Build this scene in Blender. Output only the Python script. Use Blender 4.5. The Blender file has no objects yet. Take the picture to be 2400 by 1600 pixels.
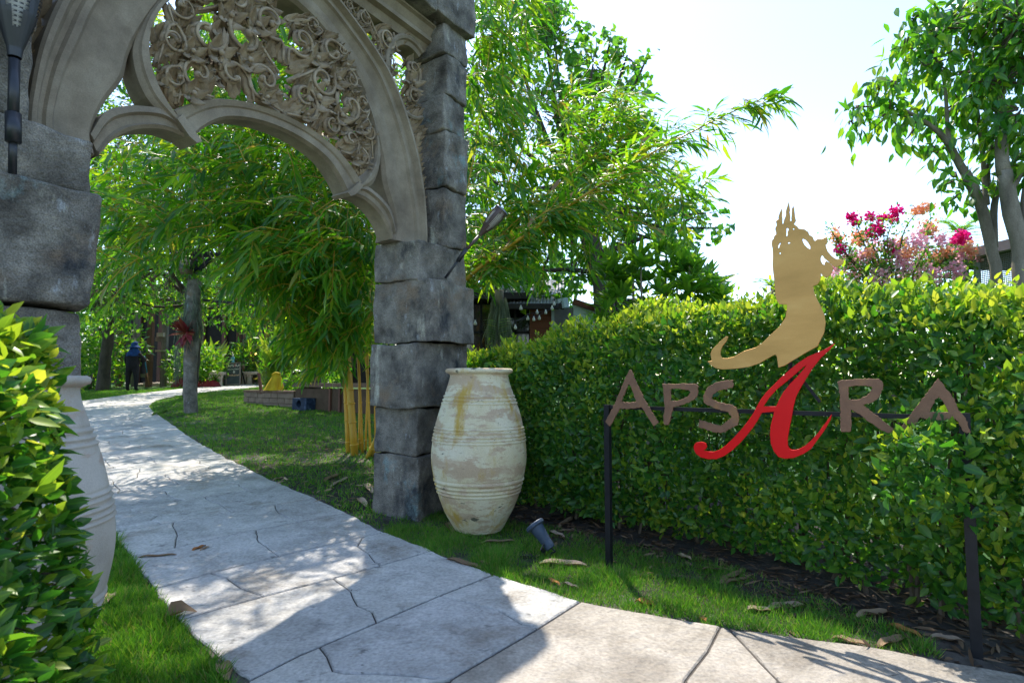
import bpy, bmesh, math, random
import numpy as np
from mathutils import Vector, Matrix, noise

# ---------------------------------------------------------------- camera, sky, sun, exposure
S = bpy.context.scene
col = S.collection
F = 1333.33
PT = math.atan(90 / F)
CH = 1.2
cam_d = bpy.data.cameras.new("camera")
cam = bpy.data.objects.new("camera", cam_d)
col.objects.link(cam)
cam.location = (0, 0, CH)
cam.rotation_euler = (math.pi / 2 + PT, 0, 0)
cam_d.lens = 20.0
cam_d.sensor_width = 36.0
cam_d.clip_start = 0.05
cam_d.clip_end = 2000
cam_d.dof.use_dof = True
cam_d.dof.focus_distance = 3.6
cam_d.dof.aperture_fstop = 5.0
S.camera = cam

SUN_AZ = -12.0      # degrees from +Y towards +X
SUN_EL = 62.0
W = bpy.data.worlds.new("World")
S.world = W
W.use_nodes = True
wn = W.node_tree
wn.nodes.clear()
wo = wn.nodes.new("ShaderNodeOutputWorld")
bg = wn.nodes.new("ShaderNodeBackground")
sky = wn.nodes.new("ShaderNodeTexSky")
sky.sky_type = 'NISHITA'
sky.sun_disc = False
sky.sun_elevation = math.radians(SUN_EL)
sky.sun_rotation = math.radians(SUN_AZ)
sky.air_density = 1.0
sky.dust_density = 0.6
sky.ozone_density = 1.0
bg.inputs["Strength"].default_value = 0.15
wn.links.new(sky.outputs[0], bg.inputs[0])
wn.links.new(bg.outputs[0], wo.inputs[0])

sun_d = bpy.data.lights.new("sun", 'SUN')
sun_d.energy = 2.9
sun_d.angle = math.radians(0.53)
sun_d.color = (1.0, 0.93, 0.82)
sun = bpy.data.objects.new("sun", sun_d)
col.objects.link(sun)
saz, sel = math.radians(SUN_AZ), math.radians(SUN_EL)
sdir = Vector((math.sin(saz) * math.cos(sel), math.cos(saz) * math.cos(sel), math.sin(sel)))
sun.rotation_euler = (-sdir).to_track_quat('-Z', 'Y').to_euler()
sun.location = sdir * 40

S.view_settings.view_transform = 'Standard'
S.view_settings.look = 'None'
S.view_settings.gamma = 1.0
S.view_settings.use_curve_mapping = False
S.view_settings.exposure = 1.5

# ---------------------------------------------------------------- pixel helpers (photo pixels 2400x1600)
cp, sp = math.cos(PT), math.sin(PT)
O = np.array([0, 0, CH])
def ray(px, py):
    x = (px - 1200) / F
    z = -(py - 800) / F
    return np.array([x, cp - sp * z, sp + cp * z])
def T(y):
    y = np.asarray(y, float)
    t = np.clip(y - 2.2, 0, 21.8)
    return 0.053 * t * t / (t + 1.6)
def at(px, py, Y):
    r = ray(px, py)
    return O + r * (Y / r[1])
def gnd(px, py):
    r = ray(px, py)
    lo, hi = 0.3, 60.0
    for _ in range(50):
        m = (lo + hi) / 2
        if O[2] + r[2] * m / r[1] > T(m): lo = m
        else: hi = m
    return O + r * (lo / r[1])
def on_plane(px, py, p0, n):
    r = ray(px, py)
    return O + r * (np.dot(p0 - O, n) / np.dot(r, n))
def X(px, Y): return (px - 1200) / F * Y

# ---------------------------------------------------------------- object helpers
BASE = {}
def thing(name, label, cat, loc, group=None):
    o = bpy.data.objects.new(name, None)
    o.empty_display_size = 0.2
    col.objects.link(o)
    o.location = [float(c) for c in loc]
    o['label'] = label
    o['category'] = cat
    if group: o['group'] = group
    BASE[o.name] = np.array(loc, float)
    return o
def tag(o, label, cat, group=None):
    o['label'] = label
    o['category'] = cat
    if group: o['group'] = group
    return o
def add_rib(me, n, tv):
    a = me.attributes.new('rib', 'FLOAT', 'POINT')
    a.data.foreach_set('value', np.tile((np.abs(tv[:, 0]) < .01).astype(np.float32), n))
def make_mesh(name, V, Fc, smooth):
    me = bpy.data.meshes.new(name)
    V = np.asarray(V, np.float32)
    if isinstance(Fc, np.ndarray):
        n, k = Fc.shape
        me.vertices.add(len(V)); me.vertices.foreach_set("co", V.ravel())
        me.loops.add(n * k); me.loops.foreach_set("vertex_index", Fc.ravel().astype(np.int32))
        me.polygons.add(n)
        me.polygons.foreach_set("loop_start", np.arange(0, n * k, k, dtype=np.int32))
        me.update(calc_edges=True)
    else:
        me.from_pydata(V.tolist(), [], [list(map(int, f)) for f in Fc])
        me.update()
    if smooth:
        me.polygons.foreach_set("use_smooth", np.ones(len(me.polygons), bool))
    return me
def obj(name, V, Fc, mat, parent=None, loc=None, smooth=False, kind=None):
    """links verts V (world coordinates) and faces as ONE mesh object"""
    V = np.asarray(V, float)
    if parent is not None: base = BASE[parent.name]
    else: base = np.array(loc, float) if loc is not None else np.array([V[:, 0].mean(), V[:, 1].mean(), V[:, 2].min()])
    me = make_mesh(name, V - base, Fc, smooth)
    o = bpy.data.objects.new(name, me)
    col.objects.link(o)
    if parent is not None: o.parent = parent
    else: o.location = base
    BASE[o.name] = base
    for m in (mat if isinstance(mat, (list, tuple)) else [mat]): me.materials.append(m)
    if kind: o['kind'] = kind
    return o
class MB:
    def __init__(s): s.v = []; s.f = []; s.n = 0
    def add(s, V, Fc):
        V = np.asarray(V, float)
        s.v.append(V)
        s.f += [[int(i) + s.n for i in f] for f in Fc]
        s.n += len(V)
        return s
    def build(s, name, mat, parent=None, loc=None, smooth=False, kind=None):
        return obj(name, np.concatenate(s.v), s.f, mat, parent, loc, smooth, kind)
def nrm(v):
    v = np.asarray(v, float)
    return v / (np.linalg.norm(v, axis=-1, keepdims=True) + 1e-9)
def catmull(P, n):
    """smooth curve through P, resampled at n even steps"""
    P = np.asarray(P, float)
    if len(P) > 2:
        Q = np.vstack([2 * P[0] - P[1], P, 2 * P[-1] - P[-2]])
        out = []
        for i in range(1, len(Q) - 2):
            t = np.linspace(0, 1, 12, endpoint=False)[:, None]
            a, b, c, d = Q[i - 1], Q[i], Q[i + 1], Q[i + 2]
            out.append(0.5 * (2 * b + (c - a) * t + (2 * a - 5 * b + 4 * c - d) * t ** 2 + (3 * b - a - 3 * c + d) * t ** 3))
        P = np.vstack(out + [P[-1:]])
    d = np.r_[0, np.cumsum(np.linalg.norm(np.diff(P, axis=0), axis=1))]
    s = np.linspace(0, d[-1], n)
    return np.stack([np.interp(s, d, P[:, k]) for k in range(P.shape[1])], 1)
def tube(P, R, seg=8, flat=1.0, up=None, cap=True):
    """swept tube; R scalar or per point; flat squashes along the frame's second axis"""
    P = np.asarray(P, float); n = len(P)
    R = np.broadcast_to(np.asarray(R, float), (n,))
    Tn = nrm(np.gradient(P, axis=0))
    a = np.array(up, float) if up is not None else (np.array([0, 0, 1.0]) if abs(Tn[0][2]) < .9 else np.array([1.0, 0, 0]))
    V = []
    ang = np.linspace(0, 2 * math.pi, seg, endpoint=False)
    for i in range(n):
        a = a - Tn[i] * np.dot(a, Tn[i]); a = a / (np.linalg.norm(a) + 1e-9)
        b = np.cross(Tn[i], a)
        V.append(P[i] + R[i] * (np.cos(ang)[:, None] * b + flat * np.sin(ang)[:, None] * a))
        if up is not None: a = np.array(up, float)
    V = np.concatenate(V)
    Fc = []
    for i in range(n - 1):
        for j in range(seg):
            k = (j + 1) % seg
            Fc.append([i * seg + j, i * seg + k, (i + 1) * seg + k, (i + 1) * seg + j])
    if cap:
        Fc.append(list(range(seg - 1, -1, -1)))
        Fc.append(list(range((n - 1) * seg, n * seg)))
    return V, Fc
def lathe(prof, seg=32, origin=(0, 0, 0)):
    """prof list of (r, z); closed at the ends if r == 0"""
    V, Fc = [], []
    ang = np.linspace(0, 2 * math.pi, seg, endpoint=False)
    for r, z in prof:
        V.append(np.stack([r * np.cos(ang), r * np.sin(ang), np.full(seg, z)], 1))
    for i in range(len(prof) - 1):
        for j in range(seg):
            k = (j + 1) % seg
            Fc.append([i * seg + j, i * seg + k, (i + 1) * seg + k, (i + 1) * seg + j])
    return np.concatenate(V) + np.array(origin), Fc
def frame_to(axis):
    """rotation matrix whose z column is axis"""
    z = nrm(axis); a = np.array([0, 0, 1.0]) if abs(z[2]) < .9 else np.array([1.0, 0, 0])
    x = nrm(np.cross(a, z)); y = np.cross(z, x)
    return np.stack([x, y, z], 1)
def box(c, s, R=None):
    V = np.array([[x, y, z] for x in (-.5, .5) for y in (-.5, .5) for z in (-.5, .5)]) * np.array(s)
    if R is not None: V = V @ np.asarray(R).T
    Fc = [[0, 1, 3, 2], [4, 6, 7, 5], [0, 4, 5, 1], [2, 3, 7, 6], [0, 2, 6, 4], [1, 5, 7, 3]]
    return V + np.array(c), Fc
def rbox(half, r, seg=(6, 6, 6)):
    """rounded box surface, welded; returns local verts, quads"""
    h = np.array(half, float); key = {}; V = []; Fc = []
    def vid(p):
        k = tuple(np.round(p, 5))
        if k not in key:
            key[k] = len(V)
            q = np.clip(p, -(h - r), h - r); d = p - q; L = np.linalg.norm(d)
            V.append(q + (d / L * r if L > 1e-9 else 0))
        return key[k]
    for ax in range(3):
        u, v = (ax + 1) % 3, (ax + 2) % 3
        def lin(n, hh):
            e = [-hh, -hh + r * .5, -hh + r] + list(np.linspace(-hh + r, hh - r, n + 1)[1:-1]) + [hh - r, hh - r * .5, hh]
            return e
        gu, gv = lin(seg[u], h[u]), lin(seg[v], h[v])
        for s_ in (-1, 1):
            for i in range(len(gu) - 1):
                for j in range(len(gv) - 1):
                    q = []
                    for a, b in ((i, j), (i + 1, j), (i + 1, j + 1), (i, j + 1)):
                        p = np.zeros(3); p[ax] = s_ * h[ax]; p[u] = gu[a]; p[v] = gv[b]
                        q.append(vid(p))
                    Fc.append(q if s_ > 0 else q[::-1])
    return np.array(V), Fc
def in_poly(P, poly):
    x, y = P[:, 0], P[:, 1]; inside = np.zeros(len(P), bool); n = len(poly)
    for i in range(n):
        x1, y1 = poly[i][:2]; x2, y2 = poly[(i + 1) % n][:2]
        c = ((y1 > y) != (y2 > y)) & (x < (x2 - x1) * (y - y1) / (y2 - y1 + 1e-12) + x1)
        inside ^= c
    return inside
def curve_shape(loops, ext, bevel=0.0):
    """2D loops (holes allowed) -> solid mesh verts/faces in local x,y,z"""
    cu = bpy.data.curves.new("tmp", 'CURVE'); cu.dimensions = '2D'; cu.fill_mode = 'BOTH'
    cu.extrude = ext; cu.bevel_depth = bevel; cu.bevel_resolution = 0
    for lp in loops:
        s_ = cu.splines.new('POLY'); s_.points.add(len(lp) - 1); s_.use_cyclic_u = True
        for p, q in zip(s_.points, lp): p.co = (q[0], q[1], 0, 1)
    return eval_curve(cu)
def eval_curve(cu):
    o = bpy.data.objects.new("tmp", cu)
    col.objects.link(o)
    dg = bpy.context.evaluated_depsgraph_get()
    me = bpy.data.meshes.new_from_object(o.evaluated_get(dg))
    V = np.array([v.co[:] for v in me.vertices]); Fc = [list(p.vertices) for p in me.polygons]
    bpy.data.objects.remove(o); bpy.data.curves.remove(cu); bpy.data.meshes.remove(me)
    return V, Fc
def text_shape(body, size, ext=0.001, align='CENTER'):
    cu = bpy.data.curves.new("tmp", 'FONT'); cu.body = body; cu.size = size; cu.extrude = ext; cu.align_x = align
    cu.resolution_u = 3
    return eval_curve(cu)

# ---------------------------------------------------------------- leaves
T8v = np.array([[0, 0, 0], [0, .34, -.06], [0, .70, -.07], [0, 1, -.2], [-.46, .30, .10], [-.40, .64, .06], [.46, .30, .10], [.40, .64, .06]])
T8f = np.array([[0, 1, 4], [1, 2, 5], [1, 5, 4], [2, 3, 5], [0, 6, 1], [1, 7, 2], [1, 6, 7], [2, 7, 3]])
T4v = np.array([[0, 0, 0], [0, .5, -.08], [0, 1, -.16], [-.5, .42, .08], [.5, .42, .08]])
T4f = np.array([[0, 1, 3], [1, 2, 3], [0, 4, 1], [1, 4, 2]])
TBv = np.array([[0, 0, 0], [0, .34, -.1], [0, .70, -.5], [0, 1, -1.5], [-.5, .26, .12], [-.40, .62, -.25], [.5, .26, .12], [.40, .62, -.25]])
TBf = T8f
HTv = np.array([[0, 0, 0], [0, .45, -.05], [0, .8, -.08], [0, 1.05, -.2], [-.5, .22, .08], [-.42, .55, .05], [.5, .22, .08], [.42, .55, .05]])   # heart-shaped
def leaf_verts(P, D, N, L, Wd, tv):
    D = nrm(D); Sd = nrm(np.cross(D, N)); N2 = np.cross(Sd, D)
    V = (P[:, None, :] + L[:, None, None] * tv[None, :, 1, None] * D[:, None, :]
         + Wd[:, None, None] * tv[None, :, 0, None] * Sd[:, None, :]
         + Wd[:, None, None] * tv[None, :, 2, None] * N2[:, None, :])
    return V.reshape(-1, 3)
def leaf_faces(n, tf, k):
    return (tf[None] + (np.arange(n) * k)[:, None, None]).reshape(-1, 3)
def leaf_sort_key(P, L):
    """how large a leaf shows: in frame, near"""
    y = np.maximum(P[:, 1], .2)
    u = 1200 + P[:, 0] / y * F; v = 890 - (P[:, 2] - CH) / y * F
    vis = (u > -20) & (u < 2420) & (v > -20) & (v < 1620)
    return np.where(vis, L / y, 0)
_leafmesh = {}
def foliage(parent, P, D, N, L, Wd, mat, tmpl=(T8v, T8f), nparts=300, front=None, name='foliage', leafname='leaf', smooth=True):
    """300 leaves that show largest as parts, the rest as one part of kind stuff"""
    tv, tf = tmpl
    n = len(P); idx = np.arange(n)
    if nparts:
        key = leaf_sort_key(P, L) * (front if front is not None else 1.0)
        order = np.argsort(-key)[:nparts]
        mk = (id(tv), mat.name)
        if mk not in _leafmesh:
            me = make_mesh('leaf', tv, tf, smooth); me.materials.append(mat); add_rib(me, 1, tv); _leafmesh[mk] = me
        me = _leafmesh[mk]
        base = BASE[parent.name]
        Dn = nrm(D); Sn = nrm(np.cross(Dn, N)); Nn = np.cross(Sn, Dn)
        for i in order:
            o = bpy.data.objects.new(leafname, me)
            col.objects.link(o); o.parent = parent
            M = Matrix.Identity(4)
            for r in range(3):
                M[r][0] = Sn[i][r] * Wd[i]; M[r][1] = Dn[i][r] * L[i]; M[r][2] = Nn[i][r] * Wd[i]; M[r][3] = P[i][r] - base[r]
            o.matrix_basis = M
        m = np.ones(n, bool); m[order] = False; idx = idx[m]
    V = leaf_verts(P[idx], D[idx], N[idx], L[idx], Wd[idx], tv)
    o = obj(name, V, leaf_faces(len(idx), tf, len(tv)), mat, parent, smooth=smooth, kind='stuff')
    add_rib(o.data, len(idx), tv)
    return o

# ---------------------------------------------------------------- materials
def newmat(name):
    m = bpy.data.materials.new(name); m.use_nodes = True
    nt = m.node_tree; nt.nodes.clear()
    out = nt.nodes.new("ShaderNodeOutputMaterial")
    return m, nt, out
def nd(nt, t, **kw):
    n = nt.nodes.new(t)
    for k, v in kw.items():
        if k.startswith('i_'):
            key = k[2:].replace('_', ' ')
            n.inputs[int(key) if key.isdigit() else key].default_value = v
        else: setattr(n, k, v)
    return n
def ramp(nt, stops, interp='LINEAR'):
    r = nt.nodes.new("ShaderNodeValToRGB"); r.color_ramp.interpolation = interp
    e = r.color_ramp.elements
    while len(e) < len(stops): e.new(0.5)
    for el, (p, c) in zip(e, stops):
        el.position = p; el.color = (*c, 1) if len(c) == 3 else c
    return r
def leafmat(name, stops, tstops, rough=.38, tw=.5, spec=.5, rib=.55):
    m, nt, out = newmat(name); L = nt.links.new
    g = nd(nt, "ShaderNodeNewGeometry"); oi = nd(nt, "ShaderNodeObjectInfo")
    ad = nd(nt, "ShaderNodeMath", operation='ADD'); fr = nd(nt, "ShaderNodeMath", operation='FRACT')
    L(g.outputs["Random Per Island"], ad.inputs[0]); L(oi.outputs["Random"], ad.inputs[1]); L(ad.outputs[0], fr.inputs[0])
    r1, r2 = ramp(nt, stops), ramp(nt, tstops)
    L(fr.outputs[0], r1.inputs[0]); L(fr.outputs[0], r2.inputs[0])
    p = nd(nt, "ShaderNodeBsdfPrincipled", i_Roughness=rough); p.inputs["Specular IOR Level"].default_value = spec
    t = nd(nt, "ShaderNodeBsdfTranslucent"); mx = nd(nt, "ShaderNodeMixShader"); mx.inputs[0].default_value = tw
    at_ = nd(nt, "ShaderNodeAttribute", attribute_name='rib'); rr = ramp(nt, [(.84, (0, 0, 0)), (.93, (rib,) * 3)]); L(at_.outputs["Fac"], rr.inputs[0])
    tc = nd(nt, "ShaderNodeTexCoord"); nz = nd(nt, "ShaderNodeTexNoise", i_Scale=1.6, i_Detail=2); L(tc.outputs["Object"], nz.inputs["Vector"])
    rn = ramp(nt, [(.32, (.72,) * 3), (.68, (1.3,) * 3)]); L(nz.outputs["Fac"], rn.inputs[0])
    c1 = nd(nt, "ShaderNodeMix", data_type='RGBA', blend_type='MULTIPLY'); c1.inputs[0].default_value = 1; L(r1.outputs[0], c1.inputs[6]); L(rn.outputs[0], c1.inputs[7])
    c2 = nd(nt, "ShaderNodeMix", data_type='RGBA'); L(rr.outputs[0], c2.inputs[0]); L(c1.outputs[2], c2.inputs[6]); L(r2.outputs[0], c2.inputs[7])
    L(c2.outputs[2], p.inputs["Base Color"]); L(r2.outputs[0], t.inputs["Color"])
    L(p.outputs[0], mx.inputs[1]); L(t.outputs[0], mx.inputs[2]); L(mx.outputs[0], out.inputs[0])
    return m
def surf(name, stops, scale=4.0, rough=.8, bump=.3, bscale=30.0, detail=8, stretch=(1, 1, 1), patches=(), metal=0.0, spec=.3, fine=0.0, dist=0.01, distort=0.0, objvar=0.0):
    """mottled surface: ramp over noise, optional patches [(scale, lo, hi, colour, stretch)], noise bump"""
    m, nt, out = newmat(name); L = nt.links.new
    tc = nd(nt, "ShaderNodeTexCoord")
    def coords(st):
        mp = nd(nt, "ShaderNodeMapping"); mp.inputs["Scale"].default_value = st
        L(tc.outputs["Object"], mp.inputs[0]); return mp.outputs[0]
    n1 = nd(nt, "ShaderNodeTexNoise", i_Scale=scale, i_Detail=detail, i_Roughness=.62, i_Distortion=distort); L(coords(stretch), n1.inputs["Vector"])
    r1 = ramp(nt, stops); L(n1.outputs["Fac"], r1.inputs[0]); c = r1.outputs[0]
    for k, (ps, lo, hi, pc, st) in enumerate(patches):
        n2 = nd(nt, "ShaderNodeTexNoise", i_Scale=ps, i_Detail=9, i_Roughness=.65)
        mp = nd(nt, "ShaderNodeMapping"); mp.inputs["Scale"].default_value = st; mp.inputs["Location"].default_value = (7.3 * (k + 1), 3.1 * k, 1.7 * k)
        L(tc.outputs["Object"], mp.inputs[0]); L(mp.outputs[0], n2.inputs["Vector"])
        r2 = ramp(nt, [(lo, (0, 0, 0)), (hi, (1, 1, 1))]); L(n2.outputs["Fac"], r2.inputs[0])
        mx = nd(nt, "ShaderNodeMix", data_type='RGBA'); L(r2.outputs[0], mx.inputs[0]); L(c, mx.inputs[6]); mx.inputs[7].default_value = (*pc, 1); c = mx.outputs[2]
    if fine:
        n3 = nd(nt, "ShaderNodeTexNoise", i_Scale=bscale * 4, i_Detail=4)
        L(tc.outputs["Object"], n3.inputs["Vector"])
        r3 = ramp(nt, [(.3, (1 - fine,) * 3), (.7, (1 + fine,) * 3)]); L(n3.outputs["Fac"], r3.inputs[0])
        mx = nd(nt, "ShaderNodeMix", data_type='RGBA', blend_type='MULTIPLY'); mx.inputs[0].default_value = 1
        L(c, mx.inputs[6]); L(r3.outputs[0], mx.inputs[7]); c = mx.outputs[2]
    if objvar:
        oi = nd(nt, "ShaderNodeObjectInfo"); r4 = ramp(nt, [(0, (1 - objvar, 1 - objvar, 1 - objvar * .8)), (.5, (1, 1, 1)), (1, (1 + objvar, 1 + objvar * .95, 1 + objvar * .8))]); L(oi.outputs["Random"], r4.inputs[0])
        mx = nd(nt, "ShaderNodeMix", data_type='RGBA', blend_type='MULTIPLY'); mx.inputs[0].default_value = 1; L(c, mx.inputs[6]); L(r4.outputs[0], mx.inputs[7]); c = mx.outputs[2]
    p = nd(nt, "ShaderNodeBsdfPrincipled", i_Roughness=rough, i_Metallic=metal); p.inputs["Specular IOR Level"].default_value = spec
    L(c, p.inputs["Base Color"])
    if bump:
        nb = nd(nt, "ShaderNodeTexNoise", i_Scale=bscale, i_Detail=10, i_Roughness=.6); L(coords(stretch), nb.inputs["Vector"])
        b = nd(nt, "ShaderNodeBump", i_Strength=bump, i_Distance=dist); L(nb.outputs["Fac"], b.inputs["Height"]); L(b.outputs[0], p.inputs["Normal"])
    L(p.outputs[0], out.inputs[0])
    return m
def plain(name, c, rough=.6, metal=0.0, emit=None, es=0.0, spec=.4):
    m, nt, out = newmat(name)
    p = nd(nt, "ShaderNodeBsdfPrincipled", i_Roughness=rough, i_Metallic=metal); p.inputs["Specular IOR Level"].default_value = spec
    p.inputs["Base Color"].default_value = (*c, 1)
    if emit: p.inputs["Emission Color"].default_value = (*emit, 1); p.inputs["Emission Strength"].default_value = es
    nt.links.new(p.outputs[0], out.inputs[0]); return m

M = {}
M['stone'] = surf('weathered_stone', [(.30, (.056, .050, .042)), (.46, (.135, .123, .104)), (.58, (.205, .188, .158)), (.72, (.31, .284, .24))], 6, .85, 1.0, 40, patches=[
    (2.6, .55, .68, (.19, .14, .095), (1, 1, 1)), (2.2, .60, .70, (.17, .27, .28), (1, 1, .8)), (4.0, .60, .70, (.42, .41, .33), (1.4, 1.4, .4)), (3.0, .56, .68, (.035, .038, .042), (1, 1, .7)), (9.0, .62, .70, (.30, .31, .31), (1, 1, .5))], fine=.4, dist=.02)
M['arch'] = surf('cast_stone', [(.3, (.14, .112, .08)), (.5, (.225, .185, .133)), (.72, (.32, .275, .205))], 4.0, .75, .25, 40, patches=[
    (3.0, .62, .8, (.12, .10, .085), (1, 1, 2)), (5, .66, .8, (.42, .40, .35), (1, 1, .5))], fine=.12, dist=.006)
M['carve'] = surf('carved_stone', [(.3, (.17, .125, .08)), (.5, (.29, .225, .15)), (.72, (.42, .35, .25))], 9, .75, .5, 60, patches=[
    (7, .60, .75, (.40, .37, .31), (1, 1, 1))], fine=.15, dist=.006)
M['jar'] = surf('peeling_cream_paint', [(.3, (.54, .46, .27)), (.5, (.62, .56, .38)), (.7, (.66, .62, .48))], 3.0, .75, .4, 50, patches=[
    (3.4, .50, .55, (.47, .36, .24), (1, 1, 2.6)), (9.0, .55, .60, (.52, .42, .29), (1, 1, 3)), (3.4, .54, .66, (.46, .31, .07), (1.6, 1.6, .5)), (7.0, .635, .665, (.12, .12, .085), (1, 1, 1.7)), (16.0, .64, .67, (.11, .10, .07), (1, 1, 4))], fine=.12, dist=.008)
M['jarp'] = surf('pale_weathered_clay', [(.3, (.33, .30, .25)), (.5, (.44, .40, .34)), (.7, (.51, .475, .415))], 3.0, .8, .3, 50, patches=[
    (3.0, .56, .62, (.42, .34, .27), (1, 1, 3)), (7.0, .66, .71, (.2, .19, .16), (1, 1, 2))], fine=.10, dist=.006)
M['paver'] = surf('stamped_concrete', [(.28, (.29, .28, .26)), (.44, (.405, .392, .365)), (.58, (.485, .47, .44)), (.74, (.57, .55, .515))], 3.2, .72, 1.0, 14, patches=[
    (1.6, .56, .68, (.26, .23, .19), (1, 1, 1)), (7.0, .60, .70, (.20, .195, .185), (1, 1.6, 1)), (26.0, .66, .70, (.12, .115, .105), (.5, 1.4, 1))], fine=.2, dist=.03, distort=.9, objvar=.10)
M['paversun'] = surf('stamped_concrete_sun_tint', [(.28, (.20, .175, .145)), (.44, (.29, .26, .22)), (.58, (.36, .325, .28)), (.74, (.44, .40, .345))], 3.2, .75, 1.0, 14, patches=[
    (1.6, .56, .70, (.27, .225, .18), (1, 1, 1)), (7.0, .62, .72, (.22, .19, .155), (1, 1.6, 1)), (22.0, .67, .71, (.10, .085, .07), (.5, 1.4, 1))], fine=.2, dist=.03, distort=.9, objvar=.06)  # copy of the path concrete with warm sunlight tinted into its colour
M['joint'] = surf('dark_joint', [(.3, (.055, .05, .045)), (.7, (.12, .105, .09))], 20, .95, .3, 60)
M['soil'] = surf('lawn_soil', [(.3, (.025, .05, .012)), (.5, (.03, .08, .015)), (.7, (.045, .11, .02))], 2.4, .95, .8, 40, patches=[
    (2.2, .60, .72, (.075, .06, .03), (1, 1, 1))], fine=.3, dist=.02)
M['grass'] = leafmat('grass_blades', [(0, (.05, .16, .018)), (.5, (.09, .24, .028)), (.84, (.16, .30, .04)), (.93, (.26, .22, .08)), (1, (.3, .24, .12))],
                     [(0, (.09, .30, .014)), (.6, (.16, .44, .018)), (.9, (.28, .5, .025)), (1, (.34, .3, .08))], .5, .4, .25)
M['hedge'] = leafmat('hedge_leaves', [(0, (.02, .085, .022)), (.5, (.04, .135, .026)), (.85, (.08, .20, .027)), (1, (.16, .27, .03))],
                     [(0, (.06, .26, .012)), (.6, (.13, .40, .016)), (1, (.38, .55, .025))], .38, .45, .5)
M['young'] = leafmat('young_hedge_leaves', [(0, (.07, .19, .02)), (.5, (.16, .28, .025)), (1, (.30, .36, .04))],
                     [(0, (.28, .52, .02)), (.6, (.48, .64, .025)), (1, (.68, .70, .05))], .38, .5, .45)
M['bamboo'] = leafmat('bamboo_leaves', [(0, (.012, .075, .018)), (.5, (.028, .13, .02)), (.93, (.07, .2, .02)), (.985, (.18, .2, .04)), (1, (.32, .2, .07))],
                      [(0, (.09, .36, .010)), (.6, (.24, .55, .012)), (.94, (.50, .68, .018)), (1, (.5, .34, .05))], .34, .52, .5)
M['tree'] = leafmat('tree_leaves', [(0, (.02, .085, .03)), (.5, (.04, .13, .03)), (.95, (.08, .19, .03)), (1, (.2, .2, .03))],
                    [(0, (.09, .36, .015)), (.6, (.20, .52, .018)), (1, (.46, .66, .025))], .32, .55, .6)
M['tree2'] = leafmat('dark_tree_leaves', [(0, (.012, .055, .02)), (.6, (.028, .10, .022)), (1, (.06, .16, .022))],
                     [(0, (.07, .30, .010)), (.6, (.20, .50, .014)), (1, (.46, .66, .02))], .36, .5, .5)
M['lime'] = leafmat('lime_leaves', [(0, (.06, .15, .02)), (1, (.16, .24, .03))], [(0, (.2, .4, .02)), (1, (.45, .55, .04))], .4, .5)
M['dry'] = leafmat('dry_sheath', [(0, (.20, .13, .075)), (.5, (.34, .23, .14)), (1, (.48, .36, .24))], [(0, (.2, .11, .05)), (1, (.34, .22, .1))], .7, .25, .2)
M['drypale'] = leafmat('pale_dry_sheath', [(0, (.40, .29, .21)), (1, (.48, .36, .27))], [(0, (.3, .2, .1)), (1, (.34, .22, .1))], .7, .2, .2)
M['dryorange'] = leafmat('orange_dry_sheath', [(0, (.36, .15, .05)), (1, (.45, .2, .07))], [(0, (.3, .12, .03)), (1, (.34, .16, .04))], .7, .25, .2)
M['litter'] = leafmat('leaf_litter', [(0, (.05, .032, .02)), (.6, (.12, .075, .045)), (1, (.28, .19, .12))], [(0, (.06, .03, .02)), (1, (.2, .12, .06))], .8, .2, .2)
M['moss'] = leafmat('grey_moss', [(0, (.10, .13, .10)), (1, (.22, .26, .19))], [(0, (.1, .14, .08)), (1, (.2, .24, .14))], .8, .3, .1)
M['culm'] = surf('yellow_bamboo_culm', [(.3, (.42, .24, .02)), (.6, (.52, .33, .03)), (.8, (.40, .36, .05))], 5, .35, .05, 20, stretch=(1, 1, .25), spec=.5)
M['bark'] = surf('grey_bark', [(.3, (.10, .085, .065)), (.5, (.19, .16, .125)), (.7, (.29, .25, .2))], 7, .9, .5, 30, stretch=(1, 1, .35), fine=.2)
M['barkd'] = surf('dark_bark', [(.3, (.035, .03, .024)), (.6, (.085, .07, .055))], 7, .9, .5, 30, stretch=(1, 1, .35))
M['twig'] = plain('twig', (.10, .075, .05), .8)
M['core'] = plain('inner_shade', (.03, .026, .016), .95, spec=.1)  # near-black colour standing in for the shade inside a hedge
M['iron'] = surf('black_iron', [(.3, (.005, .006, .008)), (.7, (.014, .015, .018))], 14, .5, .1, 60, spec=.25)
M['torch'] = surf('dark_plastic', [(.3, (.010, .012, .016)), (.7, (.02, .022, .028))], 10, .4, .05, 60, spec=.5)
M['torchb'] = surf('brown_plastic', [(.3, (.05, .03, .025)), (.7, (.075, .045, .038))], 10, .45, .05, 60, spec=.5)
M['diffuser'] = plain('torch_diffuser', (.5, .49, .44), .5)
M['solar'] = plain('solar_top', (.16, .19, .26), .2, spec=.6)
M['spot'] = surf('blue_grey_plastic', [(.3, (.035, .055, .085)), (.7, (.055, .08, .12))], 10, .5, .1, 60)
M['gold'] = surf('brass_plate', [(.3, (.42, .235, .07)), (.55, (.53, .30, .095)), (.75, (.60, .37, .13))], 2.2, .45, .05, 90, stretch=(1, 1, 3), metal=.45, fine=.06, patches=[(14, .70, .78, (.3, .16, .06), (1, 1, 1))])
M['copper'] = surf('tarnished_copper', [(.3, (.15, .083, .052)), (.55, (.215, .118, .072)), (.75, (.31, .165, .065))], 7, .6, .2, 70, metal=.3, fine=.12)
M['red'] = surf('red_paint', [(.3, (.56, .004, .006)), (.7, (.68, .006, .008))], 3, .42, .04, 60, spec=.22, patches=[(30, .72, .76, (.6, .1, .1), (1, 1, 1))])
# ================================================================ SETTING
rng = np.random.default_rng(7)
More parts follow.
